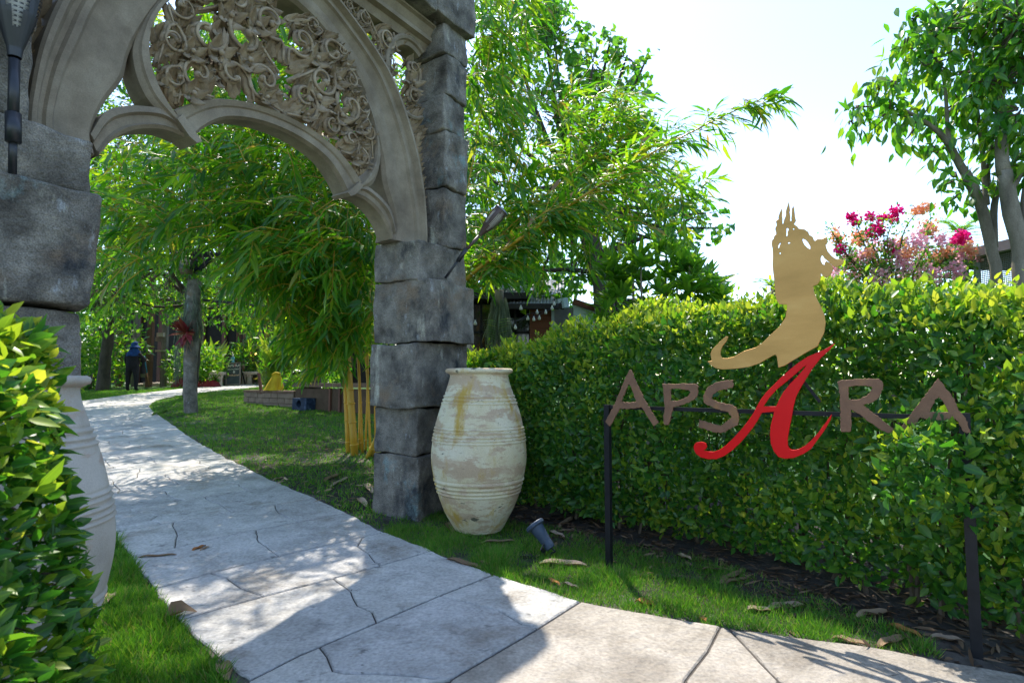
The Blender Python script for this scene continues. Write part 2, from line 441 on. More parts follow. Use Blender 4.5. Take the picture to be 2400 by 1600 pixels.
# ground sheet, follows T(y)
ys = np.r_[-120, -40, -10, -4, np.arange(-2, 26, .5), 30, 40, 60, 120, 400]
xs = np.r_[-400, -120, -60, -30, np.arange(-20, 12, 1.0), 20, 60, 120, 400]
gv = np.array([[x, y, float(T(y)) - .012] for y in ys for x in xs])
nx = len(xs)
gf = [[j * nx + i, j * nx + i + 1, (j + 1) * nx + i + 1, (j + 1) * nx + i] for j in range(len(ys) - 1) for i in range(nx - 1)]
obj('ground', gv, gf, M['soil'], loc=(0, 0, 0), smooth=True, kind='structure')

# ---- path outline (photo pixels -> ground)
RE = [(1350, 1412), (1154, 1352), (1011, 1295), (899, 1250), (812, 1206), (738, 1170), (680, 1147), (621, 1121), (520, 1070), (450, 1030), (395, 990), (358, 965)]
REw = np.array([gnd(*p) for p in RE])
far_right = [gnd(*p) for p in [(349, 953), (362, 941), (395, 932), (440, 924), (500, 917.5), (560, 912), (610, 907)]]
far_left = [gnd(*p) for p in [(600, 901.5), (540, 904), (480, 907), (420, 912), (378, 917), (302, 925), (200, 939)]]
LE = [(537, 1600), (475, 1512), (424, 1461), (368, 1390), (317, 1323), (276, 1267)]
LEw = np.array([gnd(*p) for p in LE])
L_far = np.array([[-3.9, 5.2, 0], [-5.6, 7.2, 0], [-7.9, 9.6, 0], [-9.9, 11.8, 0], [-11.8, 14.0, 0]])
left_line = np.vstack([LEw, L_far]); left_line[:, 2] = T(left_line[:, 1])
poly_main = np.vstack([REw, far_right, far_left, left_line[::-1]])
near_edge = [gnd(*p) for p in [(1690, 1472), (2040, 1522), (2400, 1590)]]
apron = np.vstack([left_line[:1], [[-.9, 1.0, 0], [-.8, -2.5, 0], [6, -2.5, 0], [5.0, .8, 0]], near_edge[::-1], REw[:1]])
allpath = np.vstack([REw[::1], far_right, far_left, left_line[::-1], [[-.9, 1.0, 0], [-.8, -2.5, 0], [6, -2.5, 0], [5.0, .8, 0]], near_edge[::-1]])
def poly_obj(name, poly, mat, dz, parent=None, kind=None, loc=(0, 0, 0), grid=.6):
    bm = bmesh.new()
    vs = [bm.verts.new((p[0], p[1], 0)) for p in poly]
    f = bm.faces.new(vs)
    bmesh.ops.triangulate(bm, faces=[f])
    for k in np.arange(-2, 24, grid):
        bmesh.ops.bisect_plane(bm, geom=bm.verts[:] + bm.edges[:] + bm.faces[:], plane_co=(0, k, 0), plane_no=(0, 1, 0))
    V = np.array([v.co[:] for v in bm.verts]); bm.verts.index_update()
    Fc = [[v.index for v in fa.verts] for fa in bm.faces]; bm.free()
    V[:, 2] = T(V[:, 1]) + dz
    return obj(name, V, Fc, mat, parent, loc, kind=kind)
path = poly_obj('path', allpath, M['joint'], 0.004, kind='structure')
# far stretch of the path, too far to tell its slabs apart
mid_cut = 9.6
def row_at(line, y):
    for a, b in zip(line[:-1], line[1:]):
        if a[1] <= y <= b[1]:
            t = (y - a[1]) / (b[1] - a[1] + 1e-9); return a + (b - a) * t
    return line[-1]
# ---- slab joints across the path, near to far (pixels, left to right)
J = [[(1057, 1600), (1150, 1545), (1261, 1479), (1361, 1415)],
     [(588, 1600), (700, 1543), (884, 1464), (1020, 1405), (1154, 1352)],
     [(424, 1458), (520, 1430), (623, 1402), (820, 1350), (1011, 1295)],
     [(368, 1384), (500, 1346), (654, 1308), (780, 1278), (899, 1251)],
     [(309, 1309), (409, 1288), (560, 1253), (703, 1227), (812, 1206)],
     [(277, 1250), (414, 1226), (516, 1209), (640, 1188), (738, 1170)]]
Jw = [np.array([gnd(*p) for p in j]) for j in J]
# crack between joint k and k+1: list of polylines from near joint to far joint
CR = {0: [[(1261, 1479), (1225, 1470), (1170, 1437), (1100, 1418), (1037, 1405)], [(835, 1600), (780, 1580), (766, 1545), (757, 1527)]],
      1: [[(881, 1464), (872, 1440), (838, 1425), (822, 1390), (782, 1361)]],
      2: [[(618, 1402), (567, 1385), (532, 1359), (496, 1351)], [(884, 1325), (865, 1302), (838, 1284), (848, 1266), (856, 1260)]],
      3: [[(654, 1308), (613, 1278), (600, 1252), (600, 1245)]],
      4: [[(409, 1288), (414, 1252), (409, 1229)], [(700, 1227), (674, 1216), (654, 1206), (646, 1188)]]}
# further rows by even spacing along both edges
Rl = np.vstack([REw[5:], far_right[:1]])
yl, yr = Jw[5][0][1], Jw[5][-1][1]
r2 = np.random.default_rng(3)
while yl < mid_cut and yr < mid_cut + 2:
    k = len(Jw); step = .50 + .1 * r2.random()
    yl += step * .93; yr += step
    a, b = row_at(left_line, yl), row_at(Rl, yr)
    pts = np.array([a + (b - a) * t for t in np.linspace(0, 1, 6)])
    pts[1:-1, 1] += r2.normal(0, .012, 4); pts[:, 2] = T(pts[:, 1]); Jw.append(pts)
    pa, pb = Jw[-2], Jw[-1]
    cr = []
    for c0 in ((.36, .76) if k % 2 else (.2, .55)):
        c0 = c0 + r2.uniform(-.06, .06)
        A = pa[0] + (pa[-1] - pa[0]) * c0; B = pb[0] + (pb[-1] - pb[0]) * (c0 - .07 + .1 * r2.random())
        cr.append([A + (B - A) * t + np.array([r2.normal(0, .03), 0, 0]) for t in np.linspace(0, 1, 5)])
    CR[k - 1] = cr
def tpos(line, p):
    """parameter of the point nearest p on polyline"""
    best = (1e9, 0, None); acc = 0
    for a, b in zip(line[:-1], line[1:]):
        d = b - a; L = np.linalg.norm(d); t = np.clip(np.dot(p - a, d) / (L * L + 1e-12), 0, 1); q = a + d * t
        e = np.linalg.norm(q - p)
        if e < best[0]: best = (e, acc + t * L, q)
        acc += L
    return best[1], best[2]
def sub(line, t0, t1):
    d = np.r_[0, np.cumsum(np.linalg.norm(np.diff(line, axis=0), axis=1))]
    ts = [t0] + [t for t in d if t0 + 1e-4 < t < t1 - 1e-4] + [t1]
    return [np.array([np.interp(t, d, line[:, k]) for k in range(3)]) for t in ts]
def rough_line(pts, amp, step=.07, seed=0):
    """subdivide and jitter so a joint is never ruler-straight"""
    out = []; rr = np.random.default_rng(seed)
    for a, b in zip(pts[:-1], pts[1:]):
        n = max(1, int(np.linalg.norm(b - a) / step))
        for i in range(n):
            q = a + (b - a) * i / n
            if out and i: 
                w = noise.noise(Vector((q[0] * 6, q[1] * 6, 3.7))) * amp
                q = q + np.array([w * .6, w, 0])
            out.append(q)
    out.append(pts[-1]); return out
def slab(poly, mat, gap, top=.016, gaps=None):
    """one paver: inset outline, worn rounded rim, top following the ground"""
    P = np.array(poly)[:, :2]
    keep = [0]
    for i in range(1, len(P)):
        if np.linalg.norm(P[i] - P[keep[-1]]) > .012: keep.append(i)
    P = P[keep]; ge = (np.asarray(gaps, float)[keep] if gaps is not None else np.full(len(P), gap))
    area = .5 * np.sum(P[:, 0] * np.roll(P[:, 1], -1) - np.roll(P[:, 0], -1) * P[:, 1])
    if area < 0: P = P[::-1]; ge = np.roll(ge[::-1], -1)
    def inset(Q, g):
        a = Q - np.roll(Q, 1, 0); b = np.roll(Q, -1, 0) - Q
        na = nrm(np.stack([-a[:, 1], a[:, 0]], 1)); nb = nrm(np.stack([-b[:, 1], b[:, 0]], 1))
        m = na + nb; m /= np.maximum((m * na).sum(1), .35)[:, None]
        ga_, gb_ = np.roll(ge, 1) + g, ge + g
        det = na[:, 0] * nb[:, 1] - na[:, 1] * nb[:, 0]; ok = np.abs(det) > .35; dt = np.where(ok, det, 1)
        d = np.stack([(ga_ * nb[:, 1] - gb_ * na[:, 1]) / dt, (na[:, 0] * gb_ - nb[:, 0] * ga_) / dt], 1)
        return Q + np.where(ok[:, None], d, m * ((ga_ + gb_) / 2)[:, None])
    n = len(P); P1 = inset(P, 0.0); P2 = inset(P, .006)
    V = np.vstack([np.c_[P1, T(P1[:, 1]) - .03], np.c_[P1, T(P1[:, 1]) + top - .006], np.c_[P2, T(P2[:, 1]) + top]])
    Fc = []
    for i in range(n):
        k = (i + 1) % n
        Fc += [[i, k, n + k, n + i], [n + i, n + k, 2 * n + k, 2 * n + i]]
    bm = bmesh.new(); vs = [bm.verts.new((p[0], p[1], 0)) for p in P2]
    try:
        f = bm.faces.new(vs); res = bmesh.ops.triangulate(bm, faces=[f]); bm.verts.index_update()
        for fa in bm.faces: Fc.append([2 * n + v.index for v in fa.verts])
    finally: bm.free()
    obj('paver', V, Fc, mat, path)
for k in range(len(Jw) - 1):
    ja, jb = Jw[k], Jw[k + 1]
    cracks = []
    for c in CR.get(k, []):
        cw = np.array([gnd(*p) if len(p) == 2 else p for p in c])
        ta, qa = tpos(ja, cw[0]); tb, qb = tpos(jb, cw[-1])
        cracks.append((ta, tb, [qa] + list(cw[1:-1]) + [qb]))
    cracks.sort(key=lambda c: c[0])
    la = np.linalg.norm(np.diff(ja, axis=0), axis=1).sum(); lb = np.linalg.norm(np.diff(jb, axis=0), axis=1).sum()
    edgeL = [q for q in left_line if ja[0][1] < q[1] < jb[0][1]] if k > 0 else [gnd(560, 1640)]
    edgeR = [q for q in REw if ja[-1][1] + .02 < q[1] < jb[-1][1] - .02]
    cuts = [(0, 0, [ja[0]] + edgeL + [jb[0]])] + cracks + [(la, lb, [ja[-1]] + edgeR + [jb[-1]])]
    for c0, c1 in zip(cuts[:-1], cuts[1:]):
        bot = rough_line(sub(ja, c0[0], c1[0]), .012, seed=1); top_ = rough_line(sub(jb, c0[1], c1[1]), .012, seed=1)
        lft = rough_line(c0[2], .02); rgt = rough_line(c1[2], .02)
        gj, gc = (.009, .0035) if k > 2 else (.0085, .004)
        slab(bot[:-1] + rgt[:-1] + top_[::-1][:-1] + lft[::-1][:-1], M['paver'], .004, gaps=[gj] * (len(bot) - 1) + [gc if c1 is not cuts[-1] else 0] * (len(rgt) - 1) + [gj] * (len(top_) - 1) + [gc if c0 is not cuts[0] else 0] * (len(lft) - 1))
# sunlit apron slabs, right of the last joint
e_r = [gnd(1361, 1413), gnd(1520, 1444), gnd(1690, 1473)]
s1 = [Jw[0][-1], Jw[0][2], Jw[0][1], Jw[0][0], np.array([-.55, 1.4, 0]), np.array([.2, 1.3, 0]), gnd(1608, 1600), gnd(1659, 1534)] + e_r[::-1][:-1]
slab(rough_line(s1 + [s1[0]], .012)[:-1], M['paversun'], .006)
s2 = [gnd(1690, 1473), gnd(1659, 1534), gnd(1608, 1600), np.array([.55, 1.75, 0]), np.array([.85, 1.75, 0]), gnd(1822, 1600), gnd(1712, 1484)]
slab(rough_line(s2 + [s2[0]], .012)[:-1], M['paversun'], .005)
s3 = [gnd(1712, 1484), gnd(1822, 1600), np.array([1.2, 1.2, 0]), np.array([4.5, 1.0, 0]), near_edge[2], near_edge[1], gnd(1780, 1486)]
slab(rough_line(s3 + [s3[0]], .012)[:-1], M['paversun'], .006)
for q in ([[-.8, 1.3, 0], [-.8, -2.3, 0], [1.1, -2.3, 0], [.6, 1.25, 0], [.2, 1.25, 0]], [[1.2, 1.15, 0], [1.15, -2.3, 0], [5.5, -2.3, 0], [4.4, .95, 0]]):
    slab([np.array(p) for p in q], M['paversun'], .006)
# far part of the path as one sheet
far_poly = [q for q in [Jw[-1][0]] + [p for p in left_line if p[1] > Jw[-1][0][1]]] + far_left[::-1] + far_right[::-1] + [q for q in REw[::-1] if q[1] > Jw[-1][-1][1]] + list(Jw[-1][::-1][:1])
fp = poly_obj('far_slabs', np.array(far_poly), M['paver'], .014, parent=path)
fp['kind'] = 'stuff'

# ---------------------------------------------------------------- grass
def grass_patch(name, poly, n, hmin, hmax, w, mat, seed, avoid=None, dens=None, loc=None):
    r = np.random.default_rng(seed); poly = np.array(poly)
    lo, hi = poly[:, :2].min(0), poly[:, :2].max(0)
    P = r.uniform(lo, hi, (n * 3, 2)); P = P[in_poly(P, poly)]
    if avoid is not None:
        for a in avoid: P = P[~in_poly(P, a)]
    if dens is not None: P = P[r.random(len(P)) < dens(P)]
    P = P[:n]; n = len(P)
    P3 = np.c_[P, T(P[:, 1]) - .01]
    D = np.c_[r.normal(0, .58, (n, 2)), np.ones(n)]
    N = np.c_[r.normal(0, 1, (n, 2)), r.normal(0, .2, n)]
    L = r.uniform(hmin, hmax, n) * np.array([1.0 + .7 * noise.noise(Vector((p[0] * 4.5, p[1] * 4.5, seed))) for p in P]); Wd = w * r.uniform(.7, 1.3, n)
    gt = np.array([[0, .0, 0], [-.5, 0, 0], [.5, 0, 0], [-.4, .5, .6], [.4, .5, .6], [0, 1, 2.4]])
    gtf = np.array([[1, 2, 4], [1, 4, 3], [3, 4, 5]])
    gt2 = gt.copy()
    V = leaf_verts(P3, D, N, L, Wd, gt2)
    return obj(name, V, leaf_faces(n, gtf, 6), mat, loc=loc if loc is not None else (0, 0, 0), smooth=True, kind='stuff')
def clump(P):
    return np.array([.6 + .6 * (noise.noise(Vector((p[0] * 1.4, p[1] * 1.4, 0))) + .45) for p in P])
def pz(l): return [gnd(*p) for p in l]
lawn1 = [REw[i] for i in range(3, len(REw))] + far_right + [gnd(700, 912), gnd(820, 960), np.array([-1.0, 9.5, 0]), np.array([-.2, 6.2, 0]), np.array([-.75, 4.75, 0])]
grass_patch('lawn_grass', lawn1, 110000, .03, .07, .009, M['grass'], 1, dens=clump)
strip = [gnd(899, 1250), gnd(1011, 1295), gnd(1154, 1352), gnd(1350, 1412), gnd(1690, 1472), gnd(2040, 1522), gnd(2200, 1545), np.array([1.9, 2.75, 0]), np.array([1.4, 3.6, 0]), np.array([.3, 4.45, 0]), np.array([-.7, 4.9, 0])]
def strip_d(P):
    e = np.array([gnd(1154, 1352)[:2], gnd(1690, 1472)[:2]]); d = nrm(e[1] - e[0]); nn = np.array([-d[1], d[0]])
    s = (P - e[0]) @ nn; u = (P - e[0]) @ d
    lim = np.where(u > 1.3, .55, .95)
    return np.clip(1.25 - s / lim, .06, 1) * (.5 + .7 * np.array([noise.noise(Vector((p[0] * 5, p[1] * 5, 4))) + .5 for p in P]))
grass_patch('strip_grass', strip, 62000, .03, .07, .0042, M['grass'], 2, dens=strip_d)
left_strip = [gnd(555, 1640), gnd(535, 1600), gnd(470, 1512), gnd(420, 1461), gnd(364, 1390), gnd(315, 1323), gnd(272, 1262), np.array([-2.7, 3.3, 0]), np.array([-2.3, 2.2, 0]), np.array([-1.6, 1.2, 0]), np.array([-.75, 1.4, 0])]
grass_patch('left_grass', left_strip, 50000, .03, .085, .004, M['grass'], 3)
far_strip = [gnd(380, 916), gnd(302, 924), gnd(190, 941), np.array([-14.5, 15, 0]), np.array([-15.5, 19, 0]), gnd(330, 914), gnd(480, 904)]
grass_patch('far_grass', far_strip, 16000, .03, .07, .012, M['grass'], 4)
side_lawn = [q - np.array([.02, 0, 0]) for q in left_line[5:]] + [np.array([-16.0, 14.5, 0]), np.array([-12.0, 5.0, 0]), np.array([-5.0, 2.6, 0]), np.array([-2.9, 3.2, 0])]
grass_patch('side_grass', side_lawn, 26000, .03, .07, .012, M['grass'], 6)
sl = [gnd(480, 905.5), gnd(600, 900), gnd(560, 893), gnd(470, 893)]
grass_patch('border_grass', sl, 3000, .05, .12, .02, M['grass'], 5)

# ================================================================ GATEWAY
GC = gnd(980, 1222)
ga = math.radians(57)
Ge = np.array([math.cos(ga), math.sin(ga), 0]); Gn = np.array([Ge[1], -Ge[0], 0])
def G(u, v, off=0.0):
    u, v, off = np.broadcast_arrays(np.asarray(u, float), np.asarray(v, float), np.asarray(off, float))
    return np.array([GC[0], GC[1], 0]) + Ge * (u[..., None] - 1.17) + Gn * off[..., None] + np.array([0, 0, 1.0]) * v[..., None]
def vpx(px, py, off=0.0): return float(on_plane(px, py, GC + Gn * off, Gn)[2])
gate = thing('stone_archway', 'tall grey stone block archway with carved tracery over the path', 'archway', (*G(0, 0, -.2)[:2], float(T(G(0, 0, -.2)[1]))))
def block(u0, u1, v0, v1, d0, d1, seed, mat=None, r=.03, amp=.030):
    h = ((u1 - u0) / 2, (v1 - v0) / 2, (d1 - d0) / 2)
    r = min(r * .38, min(h) * .8)
    V, Fc = rbox(h, r, (11, 10, 8))
    V = V + np.array([(u0 + u1) / 2, (v0 + v1) / 2, (d0 + d1) / 2])
    out = []
    for p in V:
        q = Vector((p[0] * 2.6 + seed * 7.1, p[1] * 2.6, p[2] * 2.6)); q2 = q * 4
        dx = noise.noise_vector(q) * amp + noise.noise_vector(q2) * amp * .38 + noise.noise_vector(q2 * 3.1) * amp * .16
        out.append(p + np.array(dx))
    V = np.array(out)
    o = obj('stone_block', G(V[:, 0], V[:, 1], V[:, 2]), Fc, mat or M['stone'], gate, smooth=True)
    return o
gb = float(T(GC[1]))
vr = [gb - .08, vpx(979, 1070), vpx(979, 957), vpx(979, 800), vpx(979, 652), 2.36]
fo = [(.0, .0), (-.02, .0), (.02, .05), (.085, .01), (-.005, .02)]
rowsR = []
for k in range(5):
    v0, v1 = vr[k], vr[k + 1]; of, oi = fo[k]
    block(1.153 - oi, 1.765 + (.02 if k == 3 else 0), v0 + .003, v1 - .003, -.50 + .01 * (k % 2), of, 10 + k)
cj = [2.36, vpx(1045, 440), vpx(1045, 306), vpx(1045, 222), vpx(1045, 128), 4.36]
for k in range(5):
    block(1.43 + .012 * (k % 2), 1.745 + .015 * ((k + 1) % 2), cj[k] + .003, cj[k + 1] - .003, -.47, .01 + .02 * (k % 2), 20 + k, r=.04)
# left pier
lv = [-.05, .62, 1.08, 1.53, 2.075, 2.345]; lo_ = [.01, .03, -.01, .055, .02]; li_ = [-1.15, -1.165, -1.16, -1.135, -1.153]
for k in range(5):
    block(-2.15, li_[k], lv[k] + .003, lv[k + 1] - .003, -.5, lo_[k], 30 + k, r=.045)
lc = [2.345, 2.74, 3.1, 3.5, 3.95, 4.36]
for k in range(5):
    block(-2.12, -1.405 + .012 * (k % 2), lc[k] + .003, lc[k + 1] - .003, -.47, .0 + .02 * (k % 2), 40 + k, r=.04)
bu = [-2.15, -1.5, -.85, -.1, .6, 1.3, 1.80]
for k in range(6):
    block(bu[k] + .003, bu[k + 1] - .003, 4.365, 4.74 + .03 * (k % 2), -.48, .045 + .02 * (k % 2), 50 + k)
def band(outer, inner, prof, back, name, mat=None, n=48):
    a, b = catmull(outer, n), catmull(inner, n)
    t = np.array([p[0] for p in prof] + [1, 0]); o_ = np.array([p[1] for p in prof] + [back, back])
    UV = a[:, None, :] + (b - a)[:, None, :] * t[None, :, None]
    V = G(UV[..., 0], UV[..., 1], -.2 + np.broadcast_to(o_, UV.shape[:2])).reshape(-1, 3)
    m = len(t); Fc = []
    for i in range(n - 1):
        for j in range(m):
            k = (j + 1) % m; Fc.append([i * m + j, i * m + k, (i + 1) * m + k, (i + 1) * m + j])
    Fc += [list(range(m)), list(range((n - 1) * m, n * m))[::-1]]
    return obj(name, V, Fc, mat or M['arch'], gate, smooth=False)
mir = lambda L: [(-u, v) for u, v in L]
ro = [(1.372, 2.355), (1.368, 2.5), (1.335, 2.796), (1.25, 3.116), (1.11, 3.406), (.935, 3.654), (.75, 3.80), (.56, 3.91), (.356, 4.01), (.15, 4.08), (0, 4.11)]
ri = [(1.06, 2.355), (1.08, 2.46), (1.04, 2.62), (.955, 2.8), (.93, 2.94), (.895, 3.06), (.80, 3.291), (.68, 3.505), (.515, 3.649), (.289, 3.775), (.12, 3.825), (0, 3.835)]
rp = [(0, .02), (0, .085), (.04, .10), (.10, .10), (.13, .075), (.16, .05), (.22, .045), (.26, .06), (.34, .062), (.38, .04), (.44, .03), (.60, .012), (.8, .01), (.93, .0), (1, -.03)]
band(ro, ri, rp, -.22, 'arch_moulding', n=64)
band(mir(ro), mir(ri), rp, -.22, 'arch_moulding', n=64)
mp_ = [(0, -.05), (0, .0), (.06, .015), (.35, .0), (.42, -.012), (.88, -.012), (.94, -.03), (1, -.045)]
mt = [(-.70, 2.735), (-.57, 2.84), (-.42, 2.92), (-.22, 2.975), (0, 2.99), (.22, 2.975), (.42, 2.92), (.57, 2.84), (.70, 2.735)]
mb_ = [(-.585, 2.60), (-.50, 2.715), (-.38, 2.815), (-.2, 2.875), (0, 2.895), (.2, 2.875), (.38, 2.815), (.50, 2.715), (.585, 2.60)]
band(mt, mb_, mp_, -.17, 'tracery_bar', n=56)
bo = [(.62, 2.66), (.71, 2.735), (.79, 2.86), (.835, 3.0), (.83, 3.14), (.79, 3.28), (.70, 3.43)]
bi = [(.575, 2.605), (.79, 2.72), (.865, 2.81), (.905, 2.93), (.905, 3.04), (.85, 3.24), (.74, 3.45)]
fb = [(.575, 2.60), (.68, 2.615), (.77, 2.605), (.89, 2.55), (.985, 2.46), (1.045, 2.355)]
ft = [(.66, 2.665), (.75, 2.715), (.84, 2.70), (.94, 2.66), (1.03, 2.59), (1.09, 2.45)]
for mm in (lambda q: q, mir):
    band(mm(bo), mm(bi), [(0, -.04), (0, .0), (.15, .02), (.6, .015), (.7, .0), (1, -.02)], -.17, 'tracery_bar', n=32)
    band(mm(ft), mm(fb), [(0, -.05), (0, -.005), (.3, .005), (.4, -.02), (.75, -.02), (.85, .0), (1, -.02)], -.17, 'tracery_bar', n=32)
    # pointed cusp below the junction of the bars
    P = mm([(.545, 2.60), (.575, 2.58), (.62, 2.605), (.69, 2.68), (.66, 2.72), (.60, 2.655)])
    V = np.vstack([G([p[0] for p in P], [p[1] for p in P], -.17), G([p[0] for p in P], [p[1] for p in P], -.36)])
    k6 = list(range(6)); obj('cusp', V, [k6, [i + 6 for i in k6][::-1]] + [[i, (i + 1) % 6, 6 + (i + 1) % 6, 6 + i] for i in k6], M['arch'], gate)
# lintel moulding
lp = [(0, .1), (.08, .12), (.15, .12), (.2, .09), (.5, .06), (.55, .08), (.7, .08), (.75, .03), (1, .0)]
band([(-1.43, 4.36), (0, 4.36), (1.43, 4.36)], [(-1.43, 4.13), (0, 4.13), (1.43, 4.13)], lp, -.22, 'lintel_moulding', n=6)
# roundel rings in the spandrels
for s_ in (1, -1):
    aa = np.linspace(math.radians(60), math.radians(300), 30)
    band([(s_ * (1.215 + .30 * math.cos(a)), 3.80 + .36 * math.sin(a)) for a in aa], [(s_ * (1.225 + .225 * math.cos(a)), 3.80 + .285 * math.sin(a)) for a in aa],
         [(0, .0), (0, .03), (.2, .04), (.45, .03), (.55, .01), (1, .0)], -.16, 'roundel_ring', n=40)
# ---- carved foliage
cr = random.Random(5)
def carve_tube(uv, r, off=0.0, bulge=None, seg=7, flat=.9):
    uv = np.asarray(uv, float); n = len(uv)
    offs = np.full(n, off) if bulge is None else off + np.asarray(bulge)
    return tube(G(uv[:, 0], uv[:, 1], -.22 + offs), r, seg, flat, up=Gn)
def lobe(mb, u, v, ang, L, w, off, curl=.5):
    """one acanthus lobe: a ridged blade curling toward the viewer at its tip"""
    n = 7; t = np.linspace(0, 1, n)
    a = ang + curl * t ** 1.5
    cu = u + np.cumsum(np.r_[0, np.cos(a[1:]) * L / (n - 1)]); cv = v + np.cumsum(np.r_[0, np.sin(a[1:]) * L / (n - 1)])
    wd = w * np.sin(np.pi * np.clip(t * .8 + .18, 0, 1)) ** .7
    V = []
    cross = [(-1, -.018), (-.7, .006), (-.35, .0), (0, .02), (.35, .0), (.7, .006), (1, -.018)]
    for i in range(n):
        px_, py_ = -math.sin(a[i]), math.cos(a[i])
        for c, h in cross:
            V.append((cu[i] + px_ * c * wd[i], cv[i] + py_ * c * wd[i], off + h * (1 + w * 10) * .7 + .05 * t[i] ** 2 - .03 * (1 - t[i])))
    V = np.array(V); m = len(cross)
    Fc = [[i * m + j, i * m + j + 1, (i + 1) * m + j + 1, (i + 1) * m + j] for i in range(n - 1) for j in range(m - 1)]
    mb.add(G(V[:, 0], V[:, 1], -.22 + V[:, 2]), Fc)
def scroll(u, v, R, hand, a0, turns=None, tail=None, lobes=7):
    mb = MB(); n = 44
    turns = turns or cr.uniform(.75, 1.2)
    th = np.linspace(0, turns * 2 * math.pi, n)
    rad = R * (1 - .78 * (th / th[-1]) ** .85)
    uv = np.c_[u + rad * np.cos(a0 + hand * th), v + rad * np.sin(a0 + hand * th)]
    rr = R * (.27 - .11 * (th / th[-1])); bulge = .045 * (th / th[-1]) ** 1.3
    if tail is not None:
        tan = np.array([math.sin(a0) * hand, -math.cos(a0) * hand]); q = catmull([tail, uv[0] + tan * R * .6, uv[0]], 12)[:-1]
        uv = np.vstack([q, uv]); rr = np.r_[np.linspace(R * .16, rr[0], len(q)), rr]; bulge = np.r_[np.zeros(len(q)), bulge]
    mb.add(*carve_tube(uv, rr, .0, bulge))
    # thin companion bead along the scroll
    mb.add(*carve_tube(uv[::2], rr[::2] * .45, .03, bulge[::2] + rr[::2] * .5, 5))
    V, Fc = lathe([(0, -.9), (.6, -.7), (1, 0), (.75, .6), (.3, .85), (0, .95)], 10)
    c = G(uv[-1][0], uv[-1][1], -.22 + .06); Rm = np.stack([Ge, np.array([0, 0, 1.0]), Gn], 1)
    mb.add(V * R * .22 @ Rm.T + c, Fc)
    for k in range(lobes):
        f = .04 + .60 * k / max(1, lobes - 1); i = int(f * 43); a = a0 + hand * th[i]
        lobe(mb, u + rad[i] * math.cos(a), v + rad[i] * math.sin(a), a + hand * cr.uniform(.2, .7), R * cr.uniform(.6, .9), R * cr.uniform(.32, .44), .0, hand * cr.uniform(.5, 1.4))
    for k in range(2):
        f = .25 + .3 * k; i = int(f * 43); a = a0 + hand * th[i]
        lobe(mb, u + rad[i] * math.cos(a), v + rad[i] * math.sin(a), a + math.pi - hand * .6, R * .45, R * .26, .01, -hand * .8)
    return mb.build('scroll', M['carve'], gate, smooth=True)
def flower(u, v, R, rot=0.0, pet=5):
    mb = MB()
    for k in range(pet):
        a = rot + 2 * math.pi * k / pet
        lobe(mb, u + .12 * R * math.cos(a), v + .12 * R * math.sin(a), a, R * 1.1, R * .5, .05, .25)
    V, Fc = lathe([(0, -.5), (.8, -.3), (1, .2), (.6, .7), (0, .85)], 10); Rm = np.stack([Ge, np.array([0, 0, 1.0]), Gn], 1)
    mb.add(V * R * .26 @ Rm.T + G(u, v, -.22 + .07), Fc)
    return mb.build('flower', M['carve'], gate, smooth=True)
def acanthus(u, v, ang, L, n=4):
    mb = MB()
    for k in range(n):
        t = k / n
        x, y = u + math.cos(ang) * L * t, v + math.sin(ang) * L * t
        for s_ in (-1, 1): lobe(mb, x, y, ang + s_ * (.75 - .3 * t), L * (.55 - .2 * t), L * .19, .0, -s_ * .6)
    lobe(mb, u, v, ang, L, L * .22, .02, cr.uniform(-.4, .4))
    return mb.build('acanthus_leaf', M['carve'], gate, smooth=True)
half = [(.15, 3.15, .115, 1, -.5, (.02, 3.0)), (.37, 3.07, .105, -1, 2.6, (.22, 2.98)), (.575, 3.00, .10, 1, -1.4, (.48, 2.9)), (.70, 2.92, .075, -1, 1.5, (.68, 2.78)), (.735, 3.13, .085, 1, 2.0, (.8, 2.95)),
        (.285, 3.36, .13, -1, .6, (.05, 3.25)), (.545, 3.27, .13, 1, 3.0, (.45, 3.08)), (.665, 3.36, .075, -1, -.8, (.72, 3.22)), (.115, 3.565, .115, 1, -1.8, (.02, 3.35)), (.375, 3.595, .11, 1, 1.0, (.3, 3.45)),
        (.555, 3.475, .085, -1, 2.5, (.6, 3.38)), (.20, 3.735, .075, -1, -.3, (.05, 3.65)), (.475, 3.66, .05, 1, 0, (.47, 3.55))]
